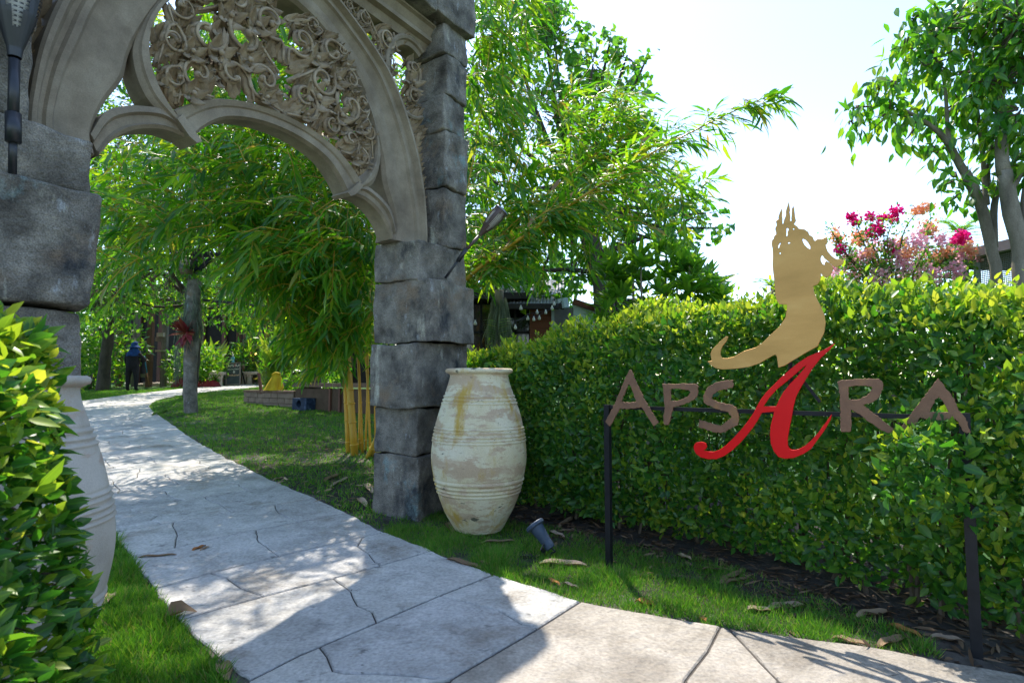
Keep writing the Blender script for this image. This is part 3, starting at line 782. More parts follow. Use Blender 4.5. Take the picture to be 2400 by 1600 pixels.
for s_ in (1, -1):
    for (u, v, R, hd, a0, tl) in half:
        ju, jv = cr.uniform(-.012, .012), cr.uniform(-.012, .012)
        if s_ > 0: scroll(u + ju, v + jv, R, hd, a0, tail=tl)
        else: scroll(-u + ju, v + jv, R, -hd, math.pi - a0, tail=(-tl[0], tl[1]))
    for (u, v, R) in [(.255, 3.215, .085), (.455, 3.175, .075), (.42, 3.43, .08), (.64, 3.12, .06), (.245, 3.50, .07), (.62, 2.88, .055), (.16, 3.03, .05), (.50, 3.56, .05)]:
        flower(s_ * u + cr.uniform(-.02, .02), v + cr.uniform(-.02, .02), R * cr.uniform(.9, 1.15), cr.uniform(0, 1))
    for (u, v, a, L) in [(.03, 3.02, 1.3, .2), (.28, 3.0, 1.0, .16), (.50, 2.93, .9, .16), (.66, 2.80, 1.1, .15), (.80, 3.02, 2.0, .16), (.06, 3.36, 1.2, .17), (.45, 3.30, 1.9, .16), (.33, 3.46, 1.2, .14),
                         (.05, 3.68, 1.0, .13), (.30, 3.68, .6, .12), (.62, 3.43, 2.2, .13), (.68, 3.24, 1.8, .13), (.17, 3.27, .6, .13), (.60, 3.15, .8, .12), (.42, 3.52, .5, .12)]:
        acanthus(s_ * u + cr.uniform(-.02, .02), v + cr.uniform(-.015, .015), (a if s_ > 0 else math.pi - a) + cr.uniform(-.5, .5), L * cr.uniform(.95, 1.2))
    # spandrel
    for (u, v, R, hd, a0, tl) in [(1.235, 3.87, .115, 1, -1.2, (1.3, 3.65)), (1.24, 3.66, .08, -1, .8, (1.15, 3.75)), (.92, 4.0, .10, -1, .3, (1.05, 3.95)), (.70, 4.03, .065, 1, 2.0, (.85, 3.95)), (.80, 3.88, .05, -1, 0, (.9, 3.8)), (1.0, 3.80, .06, 1, 2.0, (1.0, 3.68)), (.52, 4.06, .045, -1, .5, (.6, 4.02)), (1.03, 3.60, .05, -1, 1.0, (1.08, 3.5))]:
        scroll(s_ * u, v, R, s_ * hd, a0 if s_ > 0 else math.pi - a0, tail=(s_ * tl[0], tl[1]))
    flower(s_ * 1.22, 3.76, .075)
    for (u, v, a, L) in [(1.25, 3.32, 1.5, .22), (1.30, 3.14, 1.5, .2), (1.335, 2.97, 1.55, .18), (1.36, 2.80, 1.55, .17), (1.375, 2.64, 1.55, .16), (1.385, 2.48, 1.55, .16), (1.17, 3.45, 1.9, .13), (1.33, 3.42, 1.6, .15), (.38, 4.09, .2, .12), (.24, 4.11, .1, .1), (.86, 4.06, .5, .1), (1.1, 4.06, 1.0, .12), (1.34, 3.3, 1.2, .13)]:
        acanthus(s_ * u, v, a if s_ > 0 else math.pi - a, L)
# ================================================================ SIGN
SP0 = gnd(1428, 1333); SP1 = gnd(2290, 1542)
Se = nrm((SP1 - SP0) * np.array([1, 1, 0])); Sn = np.array([Se[1], -Se[0], 0])
if Sn[1] > 0: Sn = -Sn
def sg(px, py, off=0.0):
    return on_plane(px, py, SP0 + Sn * off, Sn)
def suv(px, py, off=0.0):
    q = sg(px, py, off); return float(np.dot(q - SP0, Se)), float(q[2])
sign = thing('restaurant_sign', 'cut out metal letters and a golden dancer silhouette on black posts before the hedge', 'sign', SP0)
def plate(name, loops, z0, mat, off=.02, th=.0045, rag=0.0, seed=0):
    rr = np.random.default_rng(seed); L2 = []
    for lp in loops:
        q = [suv(*p, off) for p in lp]; out = []
        for i in range(len(q)):
            a, b = np.array(q[i]), np.array(q[(i + 1) % len(q)]); d = b - a; L = np.linalg.norm(d); n = max(1, int(L / .007)) if rag else 1
            for k in range(n):
                p = a + d * k / n
                if rag: p = p + np.array([-d[1], d[0]]) / (L + 1e-9) * rr.normal(0, rag)
                out.append(p)
        L2.append(out)
    V, Fc = curve_shape(L2, th, .0012)
    W3 = SP0 * np.array([1, 1, 0]) + V[:, 0:1] * Se + V[:, 1:2] * np.array([0, 0, 1.0]) + (V[:, 2:3] + off) * Sn
    return obj(name, W3, Fc, mat, sign)
def zz(L, ox, oy, sc): return [(ox + x / sc, oy + y / sc) for x, y in L]
g_ = lambda L: zz(L, 1640, 460, 3.733)
gold_out = g_([(690,1495),(740,1480),(830,1425),(930,1365),(1030,1310),(1050,1265),(1072,1225),(1088,1190),(1100,1110),(1090,1040),(1060,970),(1020,890),(1000,845),(990,800),(991,785),(1030,770),(1050,740),(1058,700),(1058,672),(1066,678),(1075,692),(1100,708),(1130,700),(1155,665),(1168,632),(1160,612),(1140,585),(1108,570),(1098,580),(1093,605),(1072,592),(1058,565),(1056,540),(1066,518),(1076,515),(1090,540),(1120,566),(1142,580),(1165,606),(1180,618),(1215,612),(1250,590),(1258,568),(1240,555),(1210,556),(1180,545),(1150,520),(1120,485),(1105,450),(1100,425),(1113,412),(1118,375),(1108,362),(1090,366),(1085,372),(1065,378),(1030,378),(1010,394),(998,385),(988,358),(955,337),(950,315),(935,305),(920,293),(880,287),(862,284),(855,268),(835,255),(822,242),(840,215),(832,180),(825,110),(820,92),(810,110),(808,160),(804,195),(806,218),(795,222),(788,210),(790,185),(787,155),(776,178),(788,120),(784,90),(778,60),(768,95),(757,130),(757,170),(742,205),(735,240),(720,248),(722,200),(718,170),(720,140),(718,115),(705,140),(693,175),(690,205),(672,215),(670,225),(676,245),(675,262),(665,275),(664,290),(672,320),(670,338),(655,347),(650,372),(636,385),(632,420),(640,460),(643,520),(640,600),(645,660),(658,760),(665,860),(675,905),(698,942),(730,945),(768,945),(765,990),(755,1060),(730,1100),(690,1150),(610,1225),(550,1285),(490,1325),(390,1355),(300,1405),(240,1418),(195,1415),(180,1385),(182,1350),(198,1310),(235,1265),(248,1230),(235,1226),(205,1250),(165,1283),(172,1288),(140,1310),(110,1345),(98,1380),(105,1420),(112,1437),(78,1445),(95,1470),(140,1500),(200,1512),(320,1505),(430,1490),(520,1460),(590,1420),(650,1385),(668,1384),(678,1400),(684,1440)])
gold_holes = [g_(h) for h in ([(757,278),(768,275),(783,290),(772,315),(774,340),(762,357),(754,345),(757,310)], [(812,282),(820,278),(832,288),(826,297),(816,294)], [(683,455),(685,430),(700,408),(718,402),(706,425),(695,457)], [(766,406),(780,399),(790,403),(797,413),(778,418)], [(695,495),(703,487),(713,498),(707,511),(698,506)], [(896,374),(905,370),(925,380),(950,405),(970,440),(970,467),(945,455),(915,425),(900,397)])]
plate('golden_silhouette', [gold_out] + gold_holes, 0, M['gold'], .03)
a_ = lambda L: zz(L, 1410, 840, 6.271)
r_ = lambda L: zz(L, 1940, 860, 6.533)
d_ = lambda L: zz(L, 1600, 780, 5.0575)
plate('letter', [a_([(425,165),(460,215),(480,290),(570,470),(640,620),(710,740),(785,850),(838,940),(800,965),(765,985),(735,935),(660,820),(595,710),(500,725),(380,740),(270,730),(220,820),(170,920),(125,985),(90,965),(65,920),(95,860),(150,760),(200,660),(250,540),(300,420),(350,300),(390,215)]), a_([(400,370),(430,390),(480,540),(520,640),(400,645),(285,635),(330,530),(370,440)])], 0, M['copper'], .028, rag=.0016, seed=1)
plate('letter', [a_([(900,372),(1000,376),(1100,378),(1200,365),(1300,375),(1380,372),(1415,410),(1422,470),(1405,540),(1360,600),(1230,665),(1100,700),(1050,710),(1030,800),(1010,900),(990,970),(920,965),(912,870),(935,740),(920,560)]), a_([(1010,455),(1080,440),(1150,440),(1270,460),(1315,490),(1280,550),(1200,600),(1100,625),(1018,620),(1018,530)])], 0, M['copper'], .028, rag=.0016, seed=2)
plate('letter', [a_([(1925,320),(1942,390),(1920,430),(1830,440),(1700,480),(1630,530),(1610,580),(1640,610),(1720,645),(1780,650),(1830,675),(1900,670),(1975,715),(2005,800),(2015,890),(2005,970),(1900,1020),(1800,1085),(1680,1085),(1560,1045),(1430,1000),(1440,900),(1550,930),(1650,965),(1750,990),(1850,930),(1915,860),(1870,790),(1800,765),(1700,735),(1590,690),(1510,650),(1500,590),(1520,490),(1570,420),(1680,350),(1800,330)])], 0, M['copper'], .028, rag=.0016, seed=3)
lr = plate('letter', [d_([(1795,133),(1720,180),(1600,235),(1490,280),(1380,350),(1280,430),(1180,520),(1080,620),(990,710),(930,790),(885,870),(850,940),(790,1030),(720,1120),(620,1230),(520,1330),(440,1385),(370,1408),(300,1405),(245,1392),(262,1380),(278,1365),(286,1340),(278,1315),(255,1298),(215,1290),(170,1298),(145,1320),(135,1350),(140,1385),(165,1430),(220,1470),(300,1490),(400,1490),(490,1455),(590,1385),(680,1300),(760,1210),(830,1120),(890,1030),(935,945),(965,938),(1000,935),(1090,928),(1070,1010),(1048,1100),(1040,1200),(1050,1310),(1085,1400),(1140,1465),(1210,1485),(1320,1475),(1430,1430),(1520,1370),(1600,1260),(1680,1150),(1750,1030),(1762,978),(1700,1060),(1620,1170),(1530,1270),(1440,1345),(1380,1375),(1330,1388),(1290,1386),(1265,1370),(1245,1330),(1242,1280),(1245,1230),(1265,1120),(1290,1000),(1310,880),(1340,760),(1390,660),(1450,560),(1530,430),(1640,290),(1740,200)]),
      d_([(1480,375),(1430,400),(1330,490),(1220,580),(1110,670),(1020,770),(955,868),(1000,872),(1112,872),(1150,790),(1200,700),(1280,600),(1360,520),(1430,440)])], 0, M['red'], .036)
lr['label'] = 'tall red swash letter'
plate('letter', [r_([(150,225),(240,200),(400,190),(600,180),(780,180),(850,250),(840,340),(790,450),(700,530),(545,575),(600,630),(700,710),(790,770),(860,840),(1015,955),(960,1005),(880,990),(760,920),(640,840),(520,740),(430,690),(350,640),(355,780),(360,880),(350,985),(210,985),(195,880),(205,700),(195,560),(185,400),(175,300)]), r_([(315,300),(400,285),(560,280),(670,295),(690,325),(640,400),(550,470),(440,505),(325,495),(315,400)])], 0, M['copper'], .028, rag=.0013, seed=4)
plate('letter', [r_([(1695,175),(1740,230),(1800,320),(1900,440),(1970,560),(2000,660),(2070,730),(2140,840),(2145,900),(2190,1000),(2130,1010),(2070,985),(2030,890),(1960,790),(1900,815),(1720,810),(1560,790),(1410,765),(1340,880),(1240,1040),(1060,1030),(1130,920),(1240,760),(1370,590),(1470,470),(1550,360),(1640,240)]), r_([(1700,450),(1780,530),(1830,640),(1860,690),(1720,690),(1550,685),(1610,580),(1650,490)])], 0, M['copper'], .028, rag=.0013, seed=5)
def bar3(name, p, q, w, mat, parent, w2=None):
    p, q = np.array(p), np.array(q); d = q - p; L = np.linalg.norm(d)
    R = frame_to(d); V, Fc = box((0, 0, 0), (w, w2 or w, L), R)
    return obj(name, V + (p + q) / 2, Fc, mat, parent)
tl_ = sg(1428, 948); trx = sg(2288, 968)
V, Fc = box((0, 0, 0), (.035, .035, tl_[2] - SP0[2] + .06), np.stack([Se, Sn, [0, 0, 1]], 1)); obj('post', V + np.array([SP0[0], SP0[1], (tl_[2] + SP0[2] - .06) / 2]), Fc, M['iron'], sign)
tr_ = np.array([SP1[0], SP1[1], trx[2]])
V, Fc = box((0, 0, 0), (.042, .042, tr_[2] - SP1[2] + .06), np.stack([Se, Sn, [0, 0, 1]], 1)); obj('post', V + np.array([SP1[0], SP1[1], (tr_[2] + SP1[2] - .06) / 2]), Fc, M['iron'], sign)
cz = tl_[2] - .014
V, Fc = box((0, 0, 0), (np.linalg.norm((SP1 - SP0)[:2]) - .04, .022, .022), np.stack([Se, Sn, [0, 0, 1]], 1)); obj('crossbar', V + np.array([(SP0[0] + SP1[0]) / 2, (SP0[1] + SP1[1]) / 2, cz]), Fc, M['iron'], sign)
q0 = sg(1851, 900); q0[2] = cz + .012
bar3('strut', q0, sg(1851, 740), .016, M['iron'], sign)
bar3('brace', sg(1862, 866, -.005), sg(1922, 942, -.005), .014, M['iron'], sign)

# ================================================================ JARS
def make_jar(name, label, loc, mat, seed):
    t = thing(name, label, 'jar', loc)
    prof = [(0, .0), (.15, .0), (.168, .012)]
    key = [(0, .168), (.05, .20), (.16, .262), (.28, .308), (.41, .343), (.52, .36), (.60, .362), (.70, .352), (.80, .332), (.90, .305), (1.0, .273), (1.08, .245), (1.13, .228), (1.165, .222)]
    zs = np.array([k[0] for k in key]); rs = np.array([k[1] for k in key])
    rings = [.30, .325, .355, .385, .395, .68, .70, .725, .755, .775, .96, .985, 1.012]
    for z in np.linspace(.02, 1.165, 280):
        r = float(np.interp(z, zs, rs))
        r0 = float(np.interp(z - .03, zs, rs)); r1 = float(np.interp(z + .03, zs, rs)); r = (r * 2 + r0 + r1) / 4
        for k in rings: r += .0075 * math.exp(-((z - k) / .0055) ** 2) - .0035 * math.exp(-((z - k - .012) / .004) ** 2)
        prof.append((r, z))
    prof += [(.226, 1.175), (.240, 1.182), (.256, 1.190), (.260, 1.202), (.256, 1.214), (.244, 1.22), (.222, 1.218), (.206, 1.20), (.198, 1.17), (.21, 1.1), (.23, 1.05)]
    V, Fc = lathe(prof, 72)
    for i, p in enumerate(V):
        n_ = noise.noise(Vector((p[0] * 5 + seed, p[1] * 5, p[2] * 5))) * .004
        V[i, :2] *= 1 + n_ / max(.1, np.hypot(p[0], p[1]))
    nb = 105 * 72
    body_f = [f for f in Fc if max(f) < 284 * 72]; rim_f = [f for f in Fc if max(f) >= 284 * 72]
    obj('jar_body', V + np.array(loc), body_f, mat, t, smooth=True)
    obj('jar_rim', V + np.array(loc), rim_f, mat, t, smooth=True)
    return t
jc = gnd(1122, 1243)
make_jar('clay_jar', 'tall ribbed cream jar with peeling paint standing beside the right gate pillar', jc, M['jar'], 0)
jl = np.array([-1.87, 2.10, -.004])
make_jar('clay_jar', 'pale ribbed jar half hidden behind the near left hedge', jl, M['jarp'], 4)

# ================================================================ TORCHES, SPOTLIGHT
def torch(label, P0, P1, P2, P3, P4, scale, mat, loc):
    """P0 foot, P1-P2 collar, P3 head start, P4 head end (world)"""
    t = thing('garden_torch', label, 'torch', loc)
    V, Fc = tube([P0, P1 + (P2 - P1) * .3], .011 * scale, 10); obj('stake', V, Fc, M['torch'], t, smooth=True)
    V, Fc = tube([P1, P2], .020 * scale, 12); obj('collar', V, Fc, M['torch'], t, smooth=True)
    V, Fc = tube([P2 - (P2 - P1) * .2, P3], .0145 * scale, 10); obj('pole', V, Fc, mat, t, smooth=True)
    ax = P4 - P3; L = np.linalg.norm(ax); R = frame_to(ax)
    # head: waisted cup with four slatted openings
    prof = [(.016, 0), (.02, .10), (.034, .24), (.05, .40), (.060, .58), (.064, .75), (.061, .92), (.059, 1.0)]
    mbf = MB(); slats = {}
    pz_ = np.linspace(.02, 1, 26); pr = np.interp(pz_, [p[1] for p in prof], [p[0] for p in prof]) * scale
    seg = 24
    for i in range(len(pz_) - 1):
        zc = (pz_[i] + pz_[i + 1]) / 2
        for j in range(seg):
            a0, a1 = 2 * math.pi * j / seg, 2 * math.pi * (j + 1) / seg; ph = (j + .5) % 6
            win = 1.9 * math.sqrt(max(0, 1 - ((zc - .62) / .36) ** 2)) if zc < .95 else 0
            hole = abs(ph - 3) < win
            q = [[pr[i] * math.cos(a0), pr[i] * math.sin(a0), pz_[i] * L], [pr[i] * math.cos(a1), pr[i] * math.sin(a1), pz_[i] * L],
                 [pr[i + 1] * math.cos(a1), pr[i + 1] * math.sin(a1), pz_[i + 1] * L], [pr[i + 1] * math.cos(a0), pr[i + 1] * math.sin(a0), pz_[i + 1] * L]]
            if not hole: mbf.add(q, [[0, 1, 2, 3]])
            else:
                q = np.array(q); q2 = q.copy(); q2[2:] = q[:2] + (q[2:][::-1] - q[:2])[::-1] * .42; slats.setdefault((j // 6, i), MB()).add(q2, [[0, 1, 2, 3]])
    def place(mb, nm, m, th=0):
        V = np.concatenate(mb.v) @ R.T + P3; return obj(nm, V, mb.f, m, t)
    o = place(mbf, 'lamp_shell', mat); [place(b_, 'slat', mat) for b_ in slats.values()]
    V, Fc = lathe([(.010, .06), (.03, .3), (.046, .5), (.053, .75), (.05, .97)], 20); V = V * np.array([scale, scale, L]); obj('diffuser', V @ R.T + P3, Fc, M['diffuser'], t, smooth=True)
    V, Fc = lathe([(.0, .985), (.05, .985), (.063, .975), (.066, .995), (.063, 1.02), (.05, 1.03), (0, 1.035)], 24); V = V * np.array([scale, scale, L]); obj('solar_cap', V @ R.T + P3, Fc, M['solar'], t, smooth=True)
    return t
Y = 4.74
tp = [at(1043, 652, Y), at(1073, 612, Y), at(1093, 583, Y), at(1123, 553, Y), at(1176, 492, Y - .02)]
torch('brown slatted torch light leaning out from the right gate pillar', *tp, .98, M['torchb'], tp[0])
Y = 2.30
tp = [at(29, 408, Y + .03), at(31, 333, Y), at(31, 266, Y), at(34, 140, Y), at(42, -110, Y)]
torch('black slatted torch light standing against the left gate pillar', *tp, 1.4, M['torch'], tp[0])
sl_ = gnd(1270, 1305)
t = thing('spotlight', 'small blue grey spotlight tilted in the grass near the jar', 'spotlight', sl_)
ax = nrm(np.array([-.55, .35, .72])); c0 = sl_ + np.array([.015, 0, .12]); R = frame_to(ax)
V, Fc = lathe([(0, -.075), (.03, -.075), (.034, -.06), (.035, -.02), (.036, -.018), (.037, .0), (.048, .085), (.06, .088), (.066, .092), (.067, .108), (.063, .114), (.05, .112), (.045, .095), (.0, .09)], 28)
obj('housing', V @ R.T + c0, Fc, M['spot'], t, smooth=False)
V, Fc = lathe([(.0, .100), (.05, .100)], 20); obj('lens', V @ R.T + c0, Fc, M['solar'], t)
mbx = MB()
for s_ in (-1, 1): mbx.add(*tube([c0 + R[:, 0] * .036 * s_ + ax * -.03, c0 + R[:, 0] * .042 * s_ + np.array([0, 0, -.06]), sl_ + np.array([.01, 0, .02])], .006, 6))
mbx.add(*tube([sl_ + np.array([.01, 0, .05]), sl_ + np.array([.01, 0, -.06])], [.014, .004], 8)); mbx.build('bracket', M['torch'], t)
cb = catmull([c0 - ax * .07, c0 - ax * .09 + np.array([.02, -.01, -.005]), sl_ + np.array([.06, -.02, .03]), sl_ + np.array([.055, -.03, -.02])], 14)
V, Fc = tube(cb, .005, 6); obj('cable', V, Fc, M['torch'], t, smooth=True)

# ================================================================ HEDGES
hf = np.array([[-.62, 5.45], [-.05, 4.86], [.72, 4.22], [1.42, 3.57], [1.95, 2.92], [2.14, 2.54], [2.85, 1.36]])
hs = np.r_[0, np.cumsum(np.linalg.norm(np.diff(hf, axis=0), axis=1))]
hz = [1.38, 1.52, 1.68, 1.72, 1.70, 1.62, 1.36]
def hedge_point(s, w, h):
    x = np.interp(s, hs, hf[:, 0]); y = np.interp(s, hs, hf[:, 1])
    return np.stack([x + .62 * w, y + .78 * w, h], -1)
hedge = thing('hedge', 'long clipped green hedge behind the metal sign', 'hedge', hedge_point(2.5, .45, 0.0))
def hedge_leaves(n, seed):
    r = np.random.default_rng(seed); s = r.uniform(0, hs[-1], n); top = np.interp(s, hs, hz)
    bump = np.array([noise.noise(Vector((a * 1.7, 0, 0))) * .07 + noise.noise(Vector((a * 5, 3, 0))) * .04 for a in s]); top = top + bump
    dep = 1.0
    # perimeter of the section: front face, rounded shoulder, top, back face
    u = r.random(n); fr = u < .62; tp_ = (u >= .62) & (u < .84)
    w = np.zeros(n); h = np.zeros(n); nw = np.zeros(n); nh = np.zeros(n)
    f = r.random(n)
    h[fr] = .05 + (top[fr] - .05) * f[fr] ** .95; rs_ = .22
    over = np.clip((h - (top - rs_)) / rs_, 0, 1)
    w[fr] = rs_ * (1 - np.sqrt(1 - over[fr] ** 2)) ; nw[fr] = -np.sqrt(1 - over[fr] ** 2); nh[fr] = over[fr]
    under = np.clip((.62 - h) / .5, 0, 1); w[fr] += .20 * under[fr] ** 1.4; nh[fr] -= .35 * under[fr]
    w[tp_] = .08 + (dep - .08) * f[tp_]; h[tp_] = top[tp_] - .12 * np.clip(1 - w[tp_] / .25, 0, 1) ** 2; nh[tp_] = 1; nw[tp_] = -.2
    bk = ~(fr | tp_); w[bk] = dep; h[bk] = .3 + (top[bk] - .3) * f[bk]; nw[bk] = 1
    lump = np.array([noise.noise(Vector((a * 3.2, b * 3.2, 5))) for a, b in zip(s, h + w)]) * .11
    inn = np.abs(r.normal(0, .075, n)) - .015 - lump
    inn = np.where(r.random(n) < .16, r.uniform(.1, .4, n), inn)
    bul = .40 * np.exp(-((s - hs[4] - .14) / .25) ** 2) * np.clip((h - .5) / .15, 0, 1) * np.clip((1.12 - h) / .2, 0, 1) * fr
    w2 = w - nw * inn - bul; h2 = h - nh * inn
    P = hedge_point(s, w2, h2)
    out = np.stack([.62 * nw, .78 * nw, nh], 1)
    return P, out, h2 / top, inn
r = np.random.default_rng(11)
P, out, hr, inn = hedge_leaves(56000, 12)
n = len(P); keep = P[:, 2] > .05 + T(P[:, 1])
P, out, hr, inn = P[keep], out[keep], hr[keep], inn[keep]; n = len(P)
D = nrm(out * .55 + r.normal(0, .62, (n, 3)) + np.array([0, 0, .35])); N = nrm(out * .9 + r.normal(0, .45, (n, 3)) + np.array([0, 0, .45]))
L = np.clip(.055 * np.exp(r.normal(0, .27, n)), .028, .09); Wd = L * r.uniform(.40, .60, n)
patch = np.array([noise.noise(Vector(p * 2.1)) for p in P])
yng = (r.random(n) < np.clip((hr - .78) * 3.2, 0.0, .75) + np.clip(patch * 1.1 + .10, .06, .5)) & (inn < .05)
fk = np.clip(1.0 - np.abs(inn) * 10, .05, 1) * np.where(out[:, 1] < .3, 1, .2)
foliage(hedge, P[~yng], D[~yng], N[~yng], L[~yng], Wd[~yng], M['hedge'], front=fk[~yng], nparts=190)
dead = ~yng & (r.random(n) < .012)
obj('dead_leaves', leaf_verts(P[dead], D[dead] - [0, 0, .7], N[dead], L[dead], Wd[dead], T8v), leaf_faces(int(dead.sum()), T8f, 8), M['lime'], hedge, smooth=True, kind='stuff')
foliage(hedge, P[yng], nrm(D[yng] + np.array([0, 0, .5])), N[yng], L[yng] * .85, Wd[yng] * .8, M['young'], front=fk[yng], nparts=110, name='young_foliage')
# young shoots standing out of the clipped surface
r = np.random.default_rng(23); SP, SD, SN, SL = [], [], [], []; mbs2 = MB()
ii = np.where((fk > .5) & (hr > .35))[0]; ii = r.choice(ii, 330, replace=False, p=(hr[ii] ** 3) / (hr[ii] ** 3).sum())
for i in ii:
    ax = nrm(out[i] * .8 + np.array([0, 0, .7]) + r.normal(0, .25, 3)); ln = r.uniform(.04, .12) * (1.2 if hr[i] > .9 else .7); b = P[i] - ax * .03
    mbs2.add(*tube([b, b + ax * (ln + .03)], [.002, .0012], 4, cap=False)); sfr = frame_to(ax)
    for j in range(6):
        a = j * 2.4 + r.random(); SP.append(b + ax * (ln * (j + 1) / 6 + .02)); SD.append((sfr[:, 0] * math.cos(a) + sfr[:, 1] * math.sin(a)) * .8 + ax * (.4 + .12 * j)); SN.append(ax + r.normal(0, .2, 3)); SL.append(r.uniform(.028, .055))
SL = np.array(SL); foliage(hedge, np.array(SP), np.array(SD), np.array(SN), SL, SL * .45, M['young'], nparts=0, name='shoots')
mbs2.build('shoot_stems', M['lime'], hedge, kind='stuff')
# stems and shaded inside
mbs = MB(); r = np.random.default_rng(21)
for k in range(150):
    s = r.uniform(0, hs[-1]); w = r.uniform(.2, .8); tp = np.interp(s, hs, hz) - .15
    b = hedge_point(s, w, float(T(np.interp(s, hs, hf[:, 1]))) - .03)
    e = hedge_point(s + r.normal(0, .12), np.clip(w + r.normal(0, .2), .12, .9), tp * r.uniform(.7, 1))
    mid = (b + e) / 2 + r.normal(0, .04, 3)
    mbs.add(*tube(catmull([b, mid, e], 6), np.linspace(.014, .004, 6), 5, cap=False))
mbs.build('stems', M['twig'], hedge, kind='stuff')
mbt = MB()
for k in range(420):
    s = r.uniform(0, hs[-1]); tp = np.interp(s, hs, hz); h = r.uniform(.25, tp - .08); w = r.uniform(.05, .2)
    a = hedge_point(s, w + .2, h - .08); b = hedge_point(s + r.normal(0, .08), w - .03, h + r.normal(0, .06)); mbt.add(*tube([a, (a + b) / 2 + r.normal(0, .015, 3), b], [.004, .003, .0015], 4, cap=False))
mbt.build('twigs', M['twig'], hedge, kind='stuff')
# near left hedge
lh = thing('hedge', 'bright green leafy hedge close in front of the pale jar', 'hedge', (-1.75, 1.15, 0))
def box_hedge(n, seed, x0, x1, y0, y1, zt, rad):
    r = np.random.default_rng(seed); P = []; Nn = []
    while len(P) < n:
        q = r.uniform(-1, 1, 3); ax_ = r.choice(3, p=[.45, .3, .25]); q[ax_] = np.sign(q[ax_]) or 1
        if ax_ == 2 and q[2] < 0: continue
        h = np.array([(x1 - x0) / 2, (y1 - y0) / 2, zt / 2]); c = np.array([(x0 + x1) / 2, (y0 + y1) / 2, zt / 2])
        p = q * h; k = np.clip(p, -(h - rad), h - rad); k[2] = np.clip(p[2], -h[2], h[2] - rad); d = p - k; Ld = np.linalg.norm(d)
        if Ld < 1e-6: continue
        d /= Ld; P.append(c + k + d * rad); Nn.append(d)
    return np.array(P), np.array(Nn)
P, out = box_hedge(21000, 31, -2.7, -1.05, .5, 1.56, 1.34, .13)
r = np.random.default_rng(32); n = len(P)
lump = np.array([noise.noise(Vector(p * 3.0)) for p in P]) * .09
P = P - out * (np.abs(r.normal(0, .06, n)) - .01 - lump)[:, None]
P[:, 2] *= 1.035; P[:, 0] -= .21 * np.clip((P[:, 2] - .88) / .5, 0, 1) ** 1.4 + .10 * np.clip((.5 - P[:, 2]) / .5, 0, 1); P[:, 2] -= .05 * np.clip((P[:, 0] + 1.5) / .4, 0, 1)
keep = P[:, 2] > .06; P, out = P[keep], out[keep]; n = len(P)
D = nrm(out * .7 + r.normal(0, .55, (n, 3)) + np.array([0, 0, .3])); N = nrm(out * .6 + r.normal(0, .5, (n, 3)) + np.array([0, 0, .6]))
L = np.clip(.049 * np.exp(r.normal(0, .25, n)), .026, .078); Wd = L * r.uniform(.40, .58, n)
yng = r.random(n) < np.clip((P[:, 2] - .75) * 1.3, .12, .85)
foliage(lh, P[~yng], D[~yng], N[~yng], L[~yng], Wd[~yng], M['hedge'], nparts=160)
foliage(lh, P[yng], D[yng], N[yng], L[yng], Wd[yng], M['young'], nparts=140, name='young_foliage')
V, Fc = box((-1.98, 1.02, .62), (1.2, .70, .92)); obj('shade_core', V, Fc, M['core'], lh, kind='stuff')  # plain dark box among the leaves, stands in for the hedge's inner shade
mbt = MB()
for k in range(260):
    i = r.integers(n); mbt.add(*tube([P[i] - out[i] * .16, P[i] - out[i] * .06 + r.normal(0, .02, 3), P[i] + D[i] * .02], [.004, .003, .0015], 4, cap=False))
mbt.build('twigs', M['twig'], lh, kind='stuff')
# ================================================================ PLANTS
def px_poly_points(poly, n, r, Y0, Y1):
    poly = np.array(poly, float); lo, hi = poly.min(0), poly.max(0); Q = np.zeros((0, 2))
    while len(Q) < n:
        c = r.uniform(lo, hi, (n * 2, 2)); Q = np.vstack([Q, c[in_poly(c, poly)]])
    Q = Q[:n]; Yv = r.uniform(Y0, Y1, n)
    return np.array([at(q[0], q[1], y) for q, y in zip(Q, Yv)])
def sprays(centres, dirs, r, nleaf=(6, 11), tw=.38, Lr=(.17, .30), wr=.135, droop=.35, scl=None):
    """bamboo twigs: leaves fanned alternately along each twig"""
    P, D, N, L, Wd, tw_ = [], [], [], [], [], []
    for q_, (c, d) in enumerate(zip(centres, dirs)):
        sc_ = 1.0 if scl is None else scl[q_]
        d = nrm(d); k = r.integers(*nleaf); ln = tw * r.uniform(.6, 1.3) * sc_
        up = nrm(np.array([r.normal(0, .35), r.normal(0, .35) - .25, 1.0])); s = nrm(np.cross(d, up))
        tw_.append((c, c + d * ln * .5 + np.array([0, 0, .02]), c + d * ln + np.array([0, 0, -.06])))
        for i in range(k):
            t = (i + .5) / k; sd = 1 if i % 2 else -1
            P.append(c + d * ln * t + np.array([0, 0, -.06 * t * t])); sp_ = (1.15 - .65 * t)
            D.append(d * (1 - .3 * sp_) + s * sd * sp_ * r.uniform(.6, 1.1) + np.array([0, 0, -droop * r.uniform(.3, 1.4)]))
            N.append(up + r.normal(0, .35, 3)); l = r.uniform(*Lr) * (.35 + .65 * sc_); L.append(l); Wd.append(l * wr * r.uniform(.8, 1.25))
    return np.array(P), np.array(D), np.array(N), np.array(L), np.array(Wd), tw_
bam = thing('bamboo_clump', 'yellow stemmed bamboo clump arching around the right gate pillar', 'bamboo', gnd(845, 1068))
bb = gnd(845, 1068)
